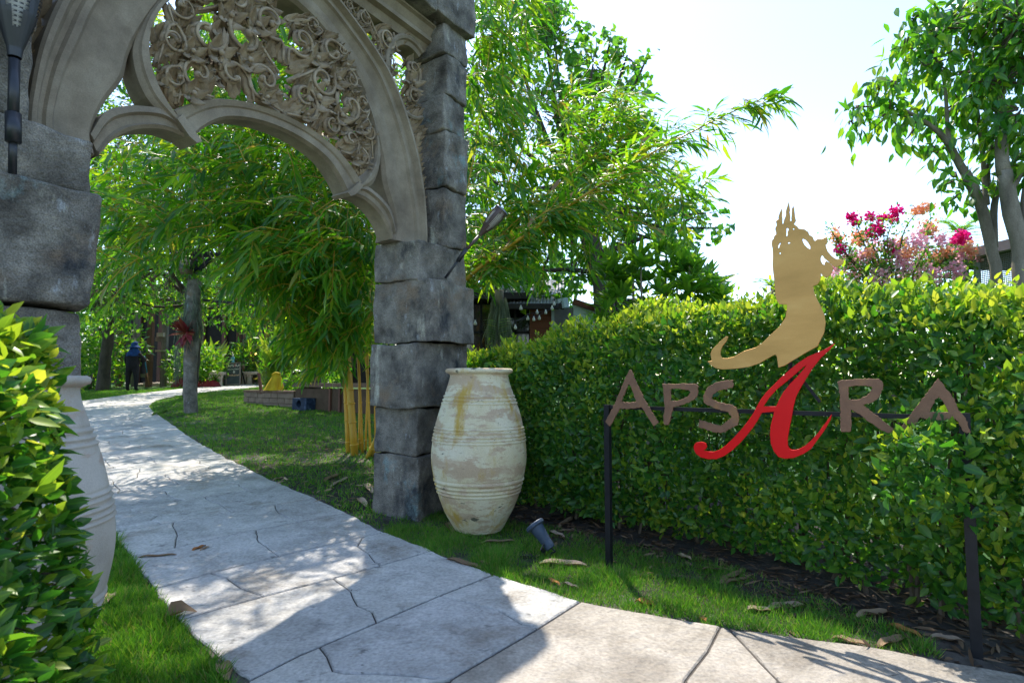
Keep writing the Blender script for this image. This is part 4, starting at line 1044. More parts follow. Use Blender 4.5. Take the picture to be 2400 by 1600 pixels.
def culm(pts, r0, r1, n=26):
    q = catmull(pts, n); rr = np.linspace(r0, r1, n)
    mb = MB(); mb.add(*tube(q, rr, 8))
    d = np.r_[0, np.cumsum(np.linalg.norm(np.diff(q, axis=0), axis=1))]; s = .15
    while s < d[-1] - .1:                                    # raised joints
        p = np.array([np.interp(s, d, q[:, k]) for k in range(3)]); p2 = np.array([np.interp(s + .025, d, q[:, k]) for k in range(3)]); rad = float(np.interp(s, d, rr))
        mb.add(*tube([p, (p + p2) / 2, p2], [rad * 1.05, rad * 1.22, rad * 1.02], 8)); s += .24 + .06 * math.sin(s * 7)
    return mb.build('culm', M['culm'], bam, smooth=True)
bx, by, bz = bb
rb = np.random.default_rng(41)
up_culms = []
for (px0, px1, px2, dy, r0) in [(832, 812, 770, .0, .05), (816, 802, 730, .2, .03), (850, 838, 800, .15, .020), (868, 862, 900, .1, .018), (880, 882, 960, .25, .016), (843, 834, 690, .45, .018), (857, 850, 600, .4, .016)]:
    Y = by + dy
    b = at(px0, 1068, Y); b[2] = float(T(Y)) - .02
    pts = [b, at(px1, 800, Y), at((px1 + px2) / 2, 480, Y - .1), at(px2, 150, Y - .3), at(px2 + (px2 - px1) * .8, -200, Y - .6)]
    culm(pts, r0, r0 * .35)
right_culms = [[(862, 1060, 7.3), (985, 800, 6.7), (1092, 655, 6.3), (1300, 505, 5.8), (1500, 375, 5.5), (1640, 300, 5.3), (1770, 238, 5.1), (1860, 205, 5.0)],
               [(868, 1060, 7.4), (1000, 780, 7.0), (1110, 610, 6.8), (1190, 430, 6.7), (1275, 235, 6.5), (1330, 80, 6.4)],
               [(872, 1060, 7.4), (1005, 800, 7.1), (1130, 600, 7.0), (1300, 440, 6.8), (1450, 330, 6.6), (1600, 300, 6.4)],
               [(876, 1060, 7.5), (1010, 780, 7.2), (1150, 560, 7.1), (1280, 300, 7.0), (1390, 150, 6.9)],
               [(866, 1060, 7.3), (1000, 760, 6.8), (1095, 640, 6.5), (1250, 560, 6.1), (1420, 470, 5.9), (1590, 420, 5.8)],
               [(870, 1060, 7.4), (990, 760, 7.1), (1085, 480, 7.0), (1130, 250, 6.9), (1160, 0, 6.8)]]
rr_ = [.034, .018, .02, .016, .018, .02]
for c, r0 in zip(right_culms, rr_):
    p = [at(*q) for q in c]; p[0][2] = float(T(p[0][1])); culm(p, r0, r0 * .10, 34)
r = np.random.default_rng(42)
cen, dr, scl = [], [], []
def add_region(poly, n, Y0, Y1, dfun):
    C = px_poly_points(poly, n, r, Y0, Y1); cen.extend(C); dr.extend([dfun(c) for c in C]); scl.extend([1.0] * len(C))
left = lambda c: np.array([-.6, -.25, -.10]) + r.normal(0, .62, 3)
down = lambda c: np.array([-.25, -.3, -.5]) + r.normal(0, .6, 3)
right = lambda c: np.array([.6, -.1, .10]) + r.normal(0, .60, 3)
anyd = lambda c: np.array([0, -.2, -.3]) + r.normal(0, .6, 3)
add_region([(250, 400), (330, 320), (620, 290), (860, 480), (860, 640), (640, 640), (420, 560), (260, 560)], 400, 5.2, 7.4, left)
add_region([(560, 430), (880, 480), (890, 760), (760, 830), (660, 740), (560, 620)], 560, 6.2, 7.8, down)
add_region([(700, 640), (885, 660), (885, 840), (740, 860)], 80, 6.6, 7.6, down)
add_region([(240, 500), (420, 540), (330, 640), (230, 610)], 40, 5.4, 6.8, left)
add_region([(330, 60), (880, 0), (900, 480), (400, 330)], 560, 6.0, 8.5, anyd)
for _ in range(400):                                         # unseen crown sprays above the frame, added to dapple the path with shade
    cen.append(np.array([r.uniform(-4.2, -1.1), r.uniform(5.0, 9.0), r.uniform(4.2, 9.0)])); dr.append(anyd(None)); scl.append(1.0)
add_region([(1080, -80), (1240, -80), (1230, 200), (1190, 520), (1085, 560)], 230, 6.6, 7.8, lambda c: np.array([.5, -.3, -.35]) + r.normal(0, .4, 3))
add_region([(1090, 520), (1300, 420), (1420, 560), (1200, 640), (1090, 640)], 70, 7.0, 8.0, anyd)
add_region([(1200, 330), (1480, 300), (1660, 420), (1600, 520), (1350, 560), (1220, 520)], 250, 6.5, 7.9, right)
add_region([(1300, 240), (1440, 180), (1500, 280), (1320, 330)], 60, 6.5, 7.4, right)
for c, k in ((right_culms[0], 130), (right_culms[2], 50), (right_culms[4], 50)):    # leafy tips along the leaning stems
    q = catmull([at(*a) for a in c], 60)
    for _ in range(k):
        i = int(np.clip(26 + (33 * r.random() ** 1.5 if k < 100 else 0) + (33 * r.random() ** 1.1 if k >= 100 else 0), 0, 58))
        if i > 38 and r.random() < .35: continue
        sc_ = 1 - .55 * max(0, (i - 38) / 22); scl.append(sc_); p = q[i] + r.normal(0, .05, 3) * sc_; dd = nrm(q[min(59, i + 2)] - q[max(0, i - 2)])
        cen.append(p); dr.append(dd * .9 + r.normal(0, .38, 3) + np.array([0, 0, -.05]))
cen, dr = np.array(cen), np.array(dr)
P, D, N, L, Wd, tws = sprays(cen, dr, r, scl=scl, wr=.15)
foliage(bam, P, D, N, L, Wd, M['bamboo'], tmpl=(TBv, TBf), nparts=300)
mbt = MB()
for a, b, c in tws: mbt.add(*tube([a, b, c], [.0045, .0035, .002], 4, cap=False))
mbt.build('twigs', M['culm'], bam, kind='stuff')
# dry sheaths caught on the stems
for (px, py, Y, a) in [(1330, 465, 6.1, .6), (1235, 535, 6.2, 1.0), (1500, 335, 5.85, .4), (1180, 600, 6.35, 1.2), (1290, 450, 6.2, .9)]:
    V = leaf_verts(np.array([at(px, py, Y)]), np.array([[math.cos(a), -.3, math.sin(a)]]), np.array([[0, -1, .3]]), np.array([.2]), np.array([.05]), T8v)
    obj('sheath', V, T8f, M['dry'], bam)

def tree(name, label, trunkpts, r0, blobs, mat, Lr, wr, n_per, seed, tmpl=(T8v, T8f), nparts=0, droop=.5, limbs=True, bark=None, group=None, forks=None, base=None, cl=14, shell=.55):
    """trunk, limbs to each blob of crown, twigs, leaves; blob = (centre xyz, radius)"""
    r = np.random.default_rng(seed)
    t = thing(name, label, 'tree', base if base is not None else trunkpts[0], group)
    q = catmull(trunkpts, 24); V, Fc = tube(q, np.linspace(r0, r0 * .76, 24), 12)
    V = V + np.array([noise.noise_vector(Vector(p * 3)) for p in V]) * r0 * .25
    obj('trunk', V, Fc, bark or M['bark'], t, smooth=True)
    for f in forks or []:
        fq = catmull(f[0], 16); V, Fc = tube(fq, np.linspace(f[1], f[2], 16), 9); obj('limb', V, Fc, bark or M['bark'], t, smooth=True)
    P, D, N, L, Wd = [], [], [], [], []
    mbt = MB(); top = q[-1]
    for c, R in blobs:
        c = np.array(c, float)
        if limbs:
            m = top * .5 + c * .5 + np.array([0, 0, -.12 * np.linalg.norm(c - top)]); lq = catmull([top, m, c], 9)
            V, Fc = tube(lq, np.linspace(r0 * .32, r0 * .08, 9), 6); obj('limb', V, Fc, bark or M['bark'], t, smooth=True)
        k = max(2, int(n_per * R ** 2 / cl))
        for _ in range(k):
            d = nrm(r.normal(0, 1, 3)); rad = R * (r.random() ** .5 * shell + (1 - shell) * r.random() ** .33); p = c + d * rad * np.array([1, 1, .85])
            mbt.add(*tube([c + d * rad * .25, c + d * rad * .65 + r.normal(0, R * .06, 3), p], [.012, .008, .003], 4, cap=False))
            td = nrm(d + r.normal(0, .4, 3)); tl = .3 * r.uniform(.6, 1.3)
            for j in range(cl):
                u = r.random(); pp = p + td * tl * (u - .5) + r.normal(0, .07, 3)
                P.append(pp); D.append(td * .5 + r.normal(0, .5, 3) + np.array([0, 0, -droop])); N.append(np.array([0, -.2, .8]) + r.normal(0, .5, 3))
                l = r.uniform(*Lr); L.append(l); Wd.append(l * wr * r.uniform(.85, 1.15))
    mbt.build('twigs', M['twig'], t, kind='stuff')
    foliage(t, np.array(P), np.array(D), np.array(N), np.array(L), np.array(Wd), mat, tmpl=tmpl, nparts=nparts)
    return t
def blobs_px(L): return [(at(px, py, Y), rp / F * Y) for px, py, rp, Y in L]
# round-leaved tree behind the hedge, left of the sky
bt = [(1190, 40, 150, 9.5), (1300, 90, 110, 9), (1270, 10, 80, 9), (1390, 150, 85, 8.5), (1470, 130, 52, 8.4), (1510, 150, 30, 8.3), (1430, 95, 45, 8.5), (1480, 210, 55, 8.4), (1260, 260, 130, 9), (1390, 290, 110, 8.8), (1500, 300, 60, 8.6), (1410, 430, 120, 8.8), (1530, 430, 75, 8.6), (1600, 480, 52, 8.4), (1655, 500, 36, 8.3), (1690, 535, 26, 8.2), (1560, 530, 60, 8.5), (1290, 520, 130, 9.2), (1440, 560, 95, 8.8), (1200, 600, 110, 9.4), (1340, 640, 85, 8.7), (1460, 650, 55, 8.3), (1250, 670, 60, 8.8), (1140, 560, 90, 9.5), (1100, 400, 100, 9.8), (1130, 200, 130, 10), (1590, 575, 40, 8.4)]
tb = np.array([X(1425, 10.3), 10.3, float(T(10.3)) - .05])
tree('broadleaf_tree', 'tall tree with round drooping leaves rising behind the bamboo and hedge', [tb, at(1418, 720, 10.3), at(1395, 600, 10.6), at(1340, 430, 11.0)], .22, blobs_px([(a, b, c, y + 2.0) for a, b, c, y in bt]), M['tree'], (.095, .15), .82, 620, 51, tmpl=(HTv, T8f), nparts=300, bark=M['barkd'], cl=12,
     forks=[([at(1410, 640, 10.5), at(1320, 632, 10.5), at(1210, 640, 10.7)], .06, .02), ([at(1400, 600, 10.6), at(1500, 560, 10.5), at(1640, 505, 10.35)], .06, .012)])
# right-hand trees
rt = [(2300, 40, 130, 5.7), (2210, 60, 85, 5.6), (2140, 40, 45, 5.6), (2120, 110, 50, 5.6), (2190, 150, 80, 5.6), (2100, 185, 55, 5.5), (2060, 215, 45, 5.5), (2015, 250, 42, 5.4), (1990, 280, 28, 5.4), (2085, 265, 60, 5.5), (2150, 290, 55, 5.6), (2250, 240, 75, 5.7), (2200, 350, 45, 5.7), (2290, 310, 70, 5.8), (2240, 420, 48, 5.6), (2230, 470, 34, 5.5), (2290, 450, 45, 5.7), (2300, 160, 90, 5.7)]
A0 = np.array([X(2340, 5.6), 5.6, float(T(5.6)) - .05])
tree('garden_tree', 'slender forked tree with long drooping leaves, the left one of the pair behind the hedge', [A0, at(2338, 680, 5.6), at(2326, 600, 5.6), at(2320, 560, 5.6), at(2307, 500, 5.6), at(2285, 450, 5.6), at(2262, 405, 5.6)], .06, blobs_px(rt), M['tree'], (.10, .165), .42, 1350, 52, nparts=200, limbs=False, cl=10, droop=.9,
     forks=[([at(2268, 416, 5.6), at(2255, 395, 5.6), at(2200, 310, 5.6), at(2090, 240, 5.55)], .042, .010), ([at(2328, 580, 5.6), at(2332, 470, 5.62), at(2362, 400, 5.65), at(2420, 330, 5.7)], .04, .012),
            ([at(2312, 480, 5.6), at(2305, 380, 5.65), at(2290, 250, 5.7), at(2280, 120, 5.7)], .03, .01), ([at(2258, 400, 5.6), at(2225, 330, 5.6), at(2210, 180, 5.6), at(2160, 80, 5.6)], .025, .008), ([at(2335, 470, 5.62), at(2320, 440, 5.62), at(2318, 380, 5.65), at(2340, 250, 5.7)], .02, .01)])
rt2 = [(2395, 60, 120, 5.2), (2360, 190, 90, 5.3), (2400, 260, 90, 5.2), (2350, 330, 60, 5.4), (2440, 130, 150, 5.2), (2480, 320, 120, 5.3), (2390, 390, 45, 5.3), (2330, 60, 80, 5.4)]
B0 = np.array([X(2400, 5.3), 5.3, float(T(5.3)) - .05])
tree('garden_tree', 'thicker pale trunked tree cut by the right edge of the photo', [B0, at(2398, 660, 5.3), at(2390, 590, 5.3), at(2381, 550, 5.3), at(2370, 500, 5.3), at(2362, 440, 5.3), at(2352, 400, 5.3)], .085, blobs_px(rt2), M['tree'], (.10, .165), .42, 1350, 53, nparts=80, limbs=False, cl=10, droop=.9,
     forks=[([at(2354, 410, 5.3), at(2349, 380, 5.3), at(2340, 200, 5.4), at(2330, 50, 5.4)], .06, .015), ([at(2396, 570, 5.3), at(2402, 480, 5.3), at(2412, 400, 5.3), at(2440, 200, 5.2)], .045, .015), ([at(2362, 440, 5.3), at(2380, 430, 5.3), at(2400, 395, 5.3), at(2440, 370, 5.3)], .03, .015)])
# trees of the garden beyond the gate
def gtree(label, x, y, r0, H, blobs, seed, mat, nper, Lr=(.11, .18), parts=0, wr=.5):
    b = np.array([x, y, float(T(y)) - .05])
    return tree('broadleaf_tree', label, [b, b + [0.1, 0, H * .5], b + [.2, -.1, H]], r0, [((bx_, by_, bz_), R) for bx_, by_, bz_, R in blobs], mat, Lr, wr, nper, seed, tmpl=(T4v, T4f), nparts=parts, bark=M['barkd'], group='trees of the garden beyond the gate')
gtree('dark trunked leafy tree standing behind the low brick planter', -4.9, 13.8, .24, 2.6, [(-5.6, 12.5, 5.0, 1.7), (-4.2, 13.2, 5.4, 1.6), (-6.8, 12.2, 4.2, 1.4), (-5.2, 11.4, 6.6, 1.7), (-3.2, 12.6, 4.0, 1.3), (-6.6, 11.5, 6.0, 1.4), (-3.4, 13.4, 6.4, 1.6), (-5.0, 14.6, 7.6, 1.9), (-6.0, 13.8, 3.2, 1.1), (-4.6, 12.4, 8.6, 1.7), (-6.2, 12.6, 8.2, 1.7), (-3.6, 13.0, 8.4, 1.6)], 61, M['tree2'], 480)
gtree('broad leafy tree spreading over the curve of the path', -9.5, 16.8, .2, 2.8, [(-9.0, 14.8, 4.2, 1.6), (-8.0, 13.6, 5.2, 1.7), (-10.2, 15.0, 5.4, 1.7), (-8.6, 15.8, 6.8, 1.9), (-7.4, 14.8, 3.6, 1.2), (-10.6, 14.6, 3.6, 1.3), (-7.2, 13.0, 6.8, 1.4), (-9.4, 13.2, 6.6, 1.5), (-8.4, 16.6, 3.4, 1.1), (-8.0, 13.4, 8.8, 1.8), (-9.6, 14.6, 8.6, 1.8)], 62, M['tree2'], 480)
gtree('leafy tree hanging over the worker at the far lawn', -14.0, 19.5, .2, 3.2, [(-13.4, 18.8, 4.6, 1.9), (-15.0, 19.0, 5.4, 2.0), (-12.0, 18.4, 5.6, 1.9), (-13.6, 19.6, 7.2, 2.2), (-11.2, 18.6, 4.0, 1.4), (-15.6, 18.4, 3.6, 1.5), (-12.6, 18.0, 3.6, 1.1), (-14.8, 17.4, 6.8, 1.6)], 63, M['tree'], 430)
gtree('pale leafed tree over the stone benches', -8.6, 21.5, .2, 3.0, [(-8.2, 20.8, 5.0, 1.8), (-10.0, 20.8, 4.6, 1.6), (-6.4, 20.5, 5.4, 1.8), (-8.0, 21.0, 7.2, 2.2), (-9.8, 20.4, 6.6, 1.7), (-5.2, 20.0, 4.4, 1.5), (-7.4, 19.6, 3.9, 1.0), (-9.2, 19.4, 3.9, .9)], 64, M['tree'], 430)
gtree('dense tree filling the gap behind the bamboo', -2.2, 14.5, .22, 2.8, [(-2.4, 13.6, 4.6, 1.7), (-1.2, 13.8, 5.4, 1.7), (-3.0, 13.6, 6.4, 1.7), (-1.6, 14.4, 7.4, 2.0), (-.6, 13.4, 3.8, 1.4), (-2.4, 14.2, 2.9, 1.3), (-3.4, 13.8, 3.4, 1.2)], 65, M['tree2'], 720)
gtree('dark leafy tree to the left behind the gate pillar', -12.5, 13.0, .2, 2.8, [(-12.0, 12.4, 4.4, 1.8), (-11.0, 12.6, 5.8, 1.8), (-13.0, 12.8, 5.6, 1.9), (-10.6, 13.0, 7.4, 1.9), (-12.4, 12.0, 7.0, 1.8), (-9.6, 11.8, 5.4, 1.3)], 66, M['tree2'], 330)
# far wood that reads as one mass
r = np.random.default_rng(70); n = 21000
xw = r.uniform(-44, 3, n); hw = r.uniform(0, 1, n) ** .8
topw = 7.2 + 1.6 * np.array([noise.noise(Vector((a * .25, 1, 1))) for a in xw]) + .7 * np.array([noise.noise(Vector((a * .9, 2, 1))) for a in xw])
Pw = np.stack([xw, 27.5 + r.uniform(-1.6, 1.2, n), .9 + hw * (topw - .9)], 1)
obj('far_wood', leaf_verts(Pw, r.normal(0, 1, (n, 3)) + [0, 0, -.3], r.normal(0, .6, (n, 3)) + [0, -.6, .5], r.uniform(.28, .55, n), r.uniform(.16, .32, n), T4v), leaf_faces(n, T4f, 5), M['tree2'], loc=(-11, 27.5, .9), kind='stuff')
n = 5000; xs_ = r.uniform(2.5, 44, n); hs2 = r.uniform(0, 1, n) ** .8 * (2.6 + .7 * np.array([noise.noise(Vector((a * .5, 4, 1))) for a in xs_]))
obj('far_scrub', leaf_verts(np.stack([xs_, 24 + r.uniform(-1.5, 1.5, n), 1.0 + hs2 * .75], 1), r.normal(0, 1, (n, 3)), r.normal(0, .6, (n, 3)) + [0, -.6, .5], r.uniform(.28, .5, n), r.uniform(.16, .3, n), T4v), leaf_faces(n, T4f, 5), M['tree2'], loc=(23, 24, .9), kind='stuff')
# leafy shrubs
def shrub(name, label, c, R, n, mat, Lr, wr, seed, cat='shrub', tm=(T4v, T4f), group=None, droop=.1, parts=0):
    r = np.random.default_rng(seed); c = np.array(c, float); R = np.array(R, float)
    t = thing(name, label, cat, (c[0], c[1], float(T(c[1]))), group)
    d = nrm(r.normal(0, 1, (n, 3))); rad = (r.random(n) ** .4)[:, None]
    lump = np.array([1 + .35 * noise.noise(Vector(q * 2 + seed)) for q in d])[:, None]
    P = c + d * rad * R * lump; P[:, 2] = np.maximum(P[:, 2], T(P[:, 1]) + .03)
    L = r.uniform(*Lr, n)
    foliage(t, P, d * .6 + r.normal(0, .6, (n, 3)) + [0, 0, .2 - droop], d * .5 + r.normal(0, .5, (n, 3)) + [0, -.1, .5], L, L * wr, mat, tmpl=tm, nparts=parts)
    mb = MB()
    for k in range(14):
        e = c + nrm(r.normal(0, 1, 3)) * R * .6; b = np.array([c[0] + r.normal(0, .08), c[1] + r.normal(0, .08), float(T(c[1])) - .03])
        mb.add(*tube([b, (b + e) / 2 + r.normal(0, .05, 3), e], [.02, .012, .005], 5, cap=False))
    mb.build('stems', M['twig'], t, kind='stuff'); return t
shrub('shrub', 'tall dark shrub at the left edge of the garden behind the worker', (-15.2, 20.5, 2.2), (1.9, 1.0, 1.5), 2600, M['tree2'], (.15, .26), .4, 81)
shrub('shrub', 'dark shrub spreading beside the left gate pillar', (-13.6, 16.8, 2.0), (1.2, .9, 1.3), 1500, M['tree2'], (.14, .24), .4, 82)
shrub('shrub', 'rounded green shrub on the lawn left of the path, beyond the left gate pillar', (-8.6, 7.2, 1.0), (1.0, .9, .9), 1500, M['tree2'], (.1, .18), .45, 88)
shrub('shrub', 'low dark shrub between the timber posts behind the worker', (-12.0, 21.6, 1.8), (1.2, .6, .9), 1200, M['tree2'], (.15, .28), .3, 83)
shrub('shrub', 'feathery green shrub behind the yellow bag', (-6.6, 16.6, 2.0), (.8, .8, 1.3), 1600, M['bamboo'], (.12, .25), .2, 84)
shrub('shrub', 'shadowy low shrub behind the right end of the planter', (-5.3, 15.2, 1.1), (.9, .5, .6), 900, M['tree2'], (.1, .18), .4, 85)
shrub('shrub', 'bright green shrub behind the chalkboard', (-10.6, 23.2, 2.0), (1.1, .6, 1.0), 900, M['tree2'], (.2, .4), .2, 86)
shrub('shrub', 'leafy shrub in front of the dark glass building', (-.35, 9.0, 1.0), (.7, .5, .7), 1200, M['tree2'], (.08, .14), .5, 87)
def upright(name, label, c, h, n, mat, wr, seed, spread=.35, group=None, cat='plant', droop=.2):
    r = np.random.default_rng(seed); c = np.array(c, float)
    t = thing(name, label, cat, c, group); D, L = [], []
    P = np.tile(c, (n, 1)) + np.c_[r.normal(0, .06 * h, (n, 2)), r.uniform(0, .45 * h, n)]
    D = np.c_[r.normal(0, spread, (n, 2)), np.ones(n)]; L = r.uniform(.45, .75, n) * h; N = np.c_[r.normal(0, 1, (n, 2)), np.full(n, .5)]
    foliage(t, P, D, N, L, L * wr, mat, tmpl=(T8v, T8f), nparts=min(n, 60), name='foliage' ) if n > 60 else [obj('leaf', leaf_verts(P[i:i + 1], D[i:i + 1], N[i:i + 1], L[i:i + 1], L[i:i + 1] * wr, T8v), T8f, mat, t, smooth=True) for i in range(n)]
    return t
g1 = gnd(490, 902)
upright('ginger_plant', 'lime green ginger plant right of the mossy lamp post', g1, 1.75, 46, M['lime'], .17, 91)
g2 = gnd(690, 905)
upright('ginger_plant', 'yellow green ginger plant behind the yellow bag', (X(655, 16.2), 16.2, T(16.2)), 2.0, 44, M['lime'], .16, 92)
upright('spider_plant', 'tufted grassy plant left of the mossy lamp post', gnd(396, 904), .75, 50, M['bamboo'], .05, 93, .8)
upright('spider_plant', 'dark grassy plant at the foot of the ginger', gnd(503, 906), .6, 40, M['bamboo'], .06, 94, .6)
# plumeria shrub behind the hedge
pl = thing('plumeria_shrub', 'plumeria with rosettes of long glossy leaves above the middle of the hedge', 'shrub', (X(1580, 7.2), 7.2, float(T(7.2))))
r = np.random.default_rng(95); P, D, N, L = [], [], [], []; mbx = MB()
for k in range(150):
    px = r.uniform(1400, 1700); top_ = np.interp(px, [1400, 1480, 1560, 1640, 1700], [620, 600, 575, 620, 680]); py = r.uniform(top_, 770); c = at(px, py, r.uniform(6.7, 7.8))
    ax = nrm(np.array([r.normal(0, .4), r.normal(0, .4) - .2, 1]))
    if k % 5 == 0: mbx.add(*tube([np.array([X(1560, 7.2) + r.normal(0, .2), 7.2, .25]), c * [1, 1, 0] + [0, 0, c[2] * .6 + .1], c - ax * .05], [.026, .018, .010], 6, cap=False))
    s = frame_to(ax)
    for j in range(10):
        a = j * 2.4 + r.random(); el = r.uniform(.25, .9); D.append((s[:, 0] * math.cos(a) + s[:, 1] * math.sin(a)) * math.cos(el) + ax * math.sin(el)); P.append(c); N.append(ax + r.normal(0, .15, 3)); L.append(r.uniform(.18, .32))
foliage(pl, np.array(P), np.array(D), np.array(N), np.array(L), np.array(L) * .27, leafmat('plumeria_leaves', [(0, (.04, .12, .03)), (1, (.08, .19, .035))], [(0, (.16, .46, .02)), (1, (.36, .62, .025))], .34, .55, .5), nparts=120)
mbx.build('stems', M['bark'], pl, kind='stuff')
# bougainvillea
bo_ = thing('bougainvillea', 'bougainvillea in pink, magenta and orange bloom behind the hedge', 'flowering shrub', (X(2100, 7.6), 7.6, float(T(7.6))))
bcol = {'magenta': [(0, (.70, .015, .2)), (1, (.85, .03, .32))], 'orange': [(0, (.80, .32, .15)), (1, (.88, .50, .30))], 'pink': [(0, (.85, .36, .50)), (1, (.88, .62, .66))]}
bcl = {'magenta': [(2002, 515, 14), (1995, 508, 10), (2040, 507, 12), (2068, 512, 12), (2080, 508, 8), (2100, 497, 15), (2095, 512, 10), (2050, 543, 20), (2060, 535, 12), (1970, 586, 13), (2095, 592, 12), (2255, 555, 18), (2245, 562, 14)],
       'orange': [(1965, 560, 18), (1958, 545, 12), (2010, 558, 22), (2020, 565, 15), (2115, 570, 20), (2175, 530, 22), (2185, 540, 14), (2150, 492, 14), (2165, 486, 14), (2178, 484, 12), (2130, 592, 18), (2210, 592, 20), (2275, 588, 18), (2268, 570, 14), (2190, 605, 16), (2035, 590, 12)],
       'pink': [(2050, 585, 24), (2085, 575, 20), (2150, 568, 24), (2165, 548, 20), (2110, 600, 22), (2230, 578, 22), (2250, 600, 20), (1995, 612, 24), (2170, 592, 22), (2045, 612, 24), (2020, 600, 20), (2000, 645, 30), (2060, 655, 30), (2120, 650, 30), (2180, 645, 28), (2240, 635, 24), (1950, 660, 22), (2285, 602, 16), (2120, 620, 22), (2070, 625, 24), (1960, 630, 20), (2150, 620, 22), (2205, 560, 16)]}
for kname, lst in bcl.items():
    r = np.random.default_rng(len(kname)); P = []
    for px, py, rp in lst:
        c = at(px, py, 7.6 + r.uniform(-.3, .3)); k = int(9 + rp * rp * (.42 if kname == 'magenta' else .22)); P.append(c + nrm(r.normal(0, 1, (k, 3))) * (r.random((k, 1)) ** .5) * rp / F * 7.6)
    P = np.concatenate(P); n = len(P); mt_ = leafmat(kname + '_bracts', bcol[kname], bcol[kname], .7, .55, .2)
    foliage(bo_, P, r.normal(0, 1, (n, 3)), r.normal(0, .5, (n, 3)) + [0, -.6, .4], r.uniform(.04, .06, n), r.uniform(.034, .05, n), mt_, tmpl=(T4v, T4f), nparts=0, name=kname + '_blossoms')
r = np.random.default_rng(97); P = []
mbx = MB(); b0 = np.array([X(2090, 7.7), 7.7, .3])
stems_px = [[(2060, 640), (2020, 560), (2002, 520)], [(2070, 640), (2045, 570), (2040, 512)], [(2090, 640), (2080, 560), (2102, 500)], [(2100, 640), (2120, 540), (2165, 486), (2182, 505), (2178, 530)], [(2140, 640), (2170, 580), (2175, 535)], [(2180, 640), (2230, 590), (2255, 555)], [(2030, 640), (1980, 590), (1945, 535), (1935, 530)], [(2020, 640), (1985, 600), (1958, 560)], [(2180, 640), (2230, 600), (2280, 590)], [(2080, 640), (2072, 560), (2070, 512)]]
for s_ in stems_px:
    q = catmull([at(a, b, 7.6) for a, b in s_], 14); mbx.add(*tube(np.vstack([[b0], q]), np.r_[.02, np.linspace(.012, .004, 14)], 5, cap=False))
    for p in q: P.append(p + r.normal(0, .05, (9, 3)))
P = np.concatenate(P + [np.array([at(r.uniform(1960, 2290), 570 + 125 * r.random() ** .7, 7.7 + r.uniform(-.3, .4)) for _ in range(3600)])]); n = len(P)
foliage(bo_, P, r.normal(0, 1, (n, 3)), r.normal(0, .5, (n, 3)) + [0, -.3, .6], r.uniform(.04, .07, n), r.uniform(.025, .04, n), M['tree'], tmpl=(T4v, T4f), nparts=0)
mbx.build('stems', M['twig'], bo_, kind='stuff')
def palm(label, base, top, nf, fl, seed, mat):
    r = np.random.default_rng(seed); t = thing('palm', label, 'palm', base); top = np.array(top)
    V, Fc = tube([base, (np.array(base) + top) / 2, top], [.05, .045, .04], 7); obj('trunk', V, Fc, M['bark'], t, smooth=True)
    for k in range(nf):
        a = 2 * math.pi * k / nf + r.normal(0, .2); e = r.uniform(.1, .9); d = np.array([math.cos(a) * math.cos(e), math.sin(a) * math.cos(e), math.sin(e)])
        q = catmull([top, top + d * fl * .5, top + d * fl + [0, 0, -.25 * fl]], 16); mb = MB(); mb.add(*tube(q, np.linspace(.008, .002, 16), 4, cap=False))
        P, D, N = [], [], []
        for i in range(2, 16):
            tg = nrm(q[i] - q[i - 1]); s = nrm(np.cross(tg, [0, 0, 1]))
            for sd in (-1, 1): P.append(q[i]); D.append(s * sd + tg * .6 + [0, 0, .05]); N.append(np.cross(s, tg) + r.normal(0, .2, 3))
        n = len(P); mb.add(leaf_verts(np.array(P), np.array(D), np.array(N), np.full(n, fl * .3), np.full(n, .016), T4v), leaf_faces(n, T4f, 5)); mb.build('frond', mat, t)
    return t
palm('small spiky palm crown behind the bougainvillea', (X(2265, 8.8), 8.8, .4), at(2250, 545, 8.8), 13, .42, 98, M['bamboo'])
palm('grey feathery palm tip beside the golden head', (X(1818, 8.2), 8.2, .4), at(1812, 672, 8.2), 9, .33, 99, M['tree2'])
# ================================================================ GARDEN FURNITURE AND BUILDINGS
M['timber'] = surf('red_brown_timber', [(.3, (.10, .045, .03)), (.6, (.17, .08, .055)), (.8, (.22, .12, .085))], 5, .75, .3, 30, stretch=(2, 2, .2))
M['greywood'] = surf('grey_timber', [(.3, (.12, .10, .09)), (.6, (.2, .17, .15)), (.8, (.28, .24, .21))], 5, .8, .3, 30, stretch=(2, 2, .2))
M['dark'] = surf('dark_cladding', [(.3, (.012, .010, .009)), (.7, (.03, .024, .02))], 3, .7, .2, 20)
M['paleblock'] = surf('pale_block', [(.3, (.36, .28, .22)), (.7, (.50, .41, .34))], 12, .85, .3, 40)
M['benchstone'] = surf('bench_stone', [(.3, (.34, .28, .22)), (.7, (.5, .43, .36))], 6, .85, .4, 30)
M['brick'] = surf('tan_brick', [(.3, (.16, .115, .085)), (.6, (.25, .185, .14)), (.8, (.32, .25, .2))], 5, .85, .4, 40, fine=.15)
M['capstone'] = surf('brown_coping', [(.3, (.12, .07, .045)), (.7, (.21, .135, .09))], 6, .8, .4, 30)
M['render'] = surf('brown_render', [(.3, (.07, .045, .028)), (.7, (.12, .08, .052))], 4, .9, .4, 30)
M['bluebox'] = surf('mottled_blue_box', [(.3, (.008, .015, .03)), (.55, (.018, .035, .075)), (.75, (.09, .14, .2))], 9, .7, .4, 30)
M['black'] = plain('black', (.006, .006, .007), .7)
M['yellow'] = surf('yellow_cloth', [(.3, (.42, .27, .005)), (.7, (.58, .42, .01))], 8, .7, .3, 20)
M['darkred'] = surf('dark_red', [(.3, (.10, .008, .012)), (.7, (.22, .015, .02))], 5, .55, .2, 20)
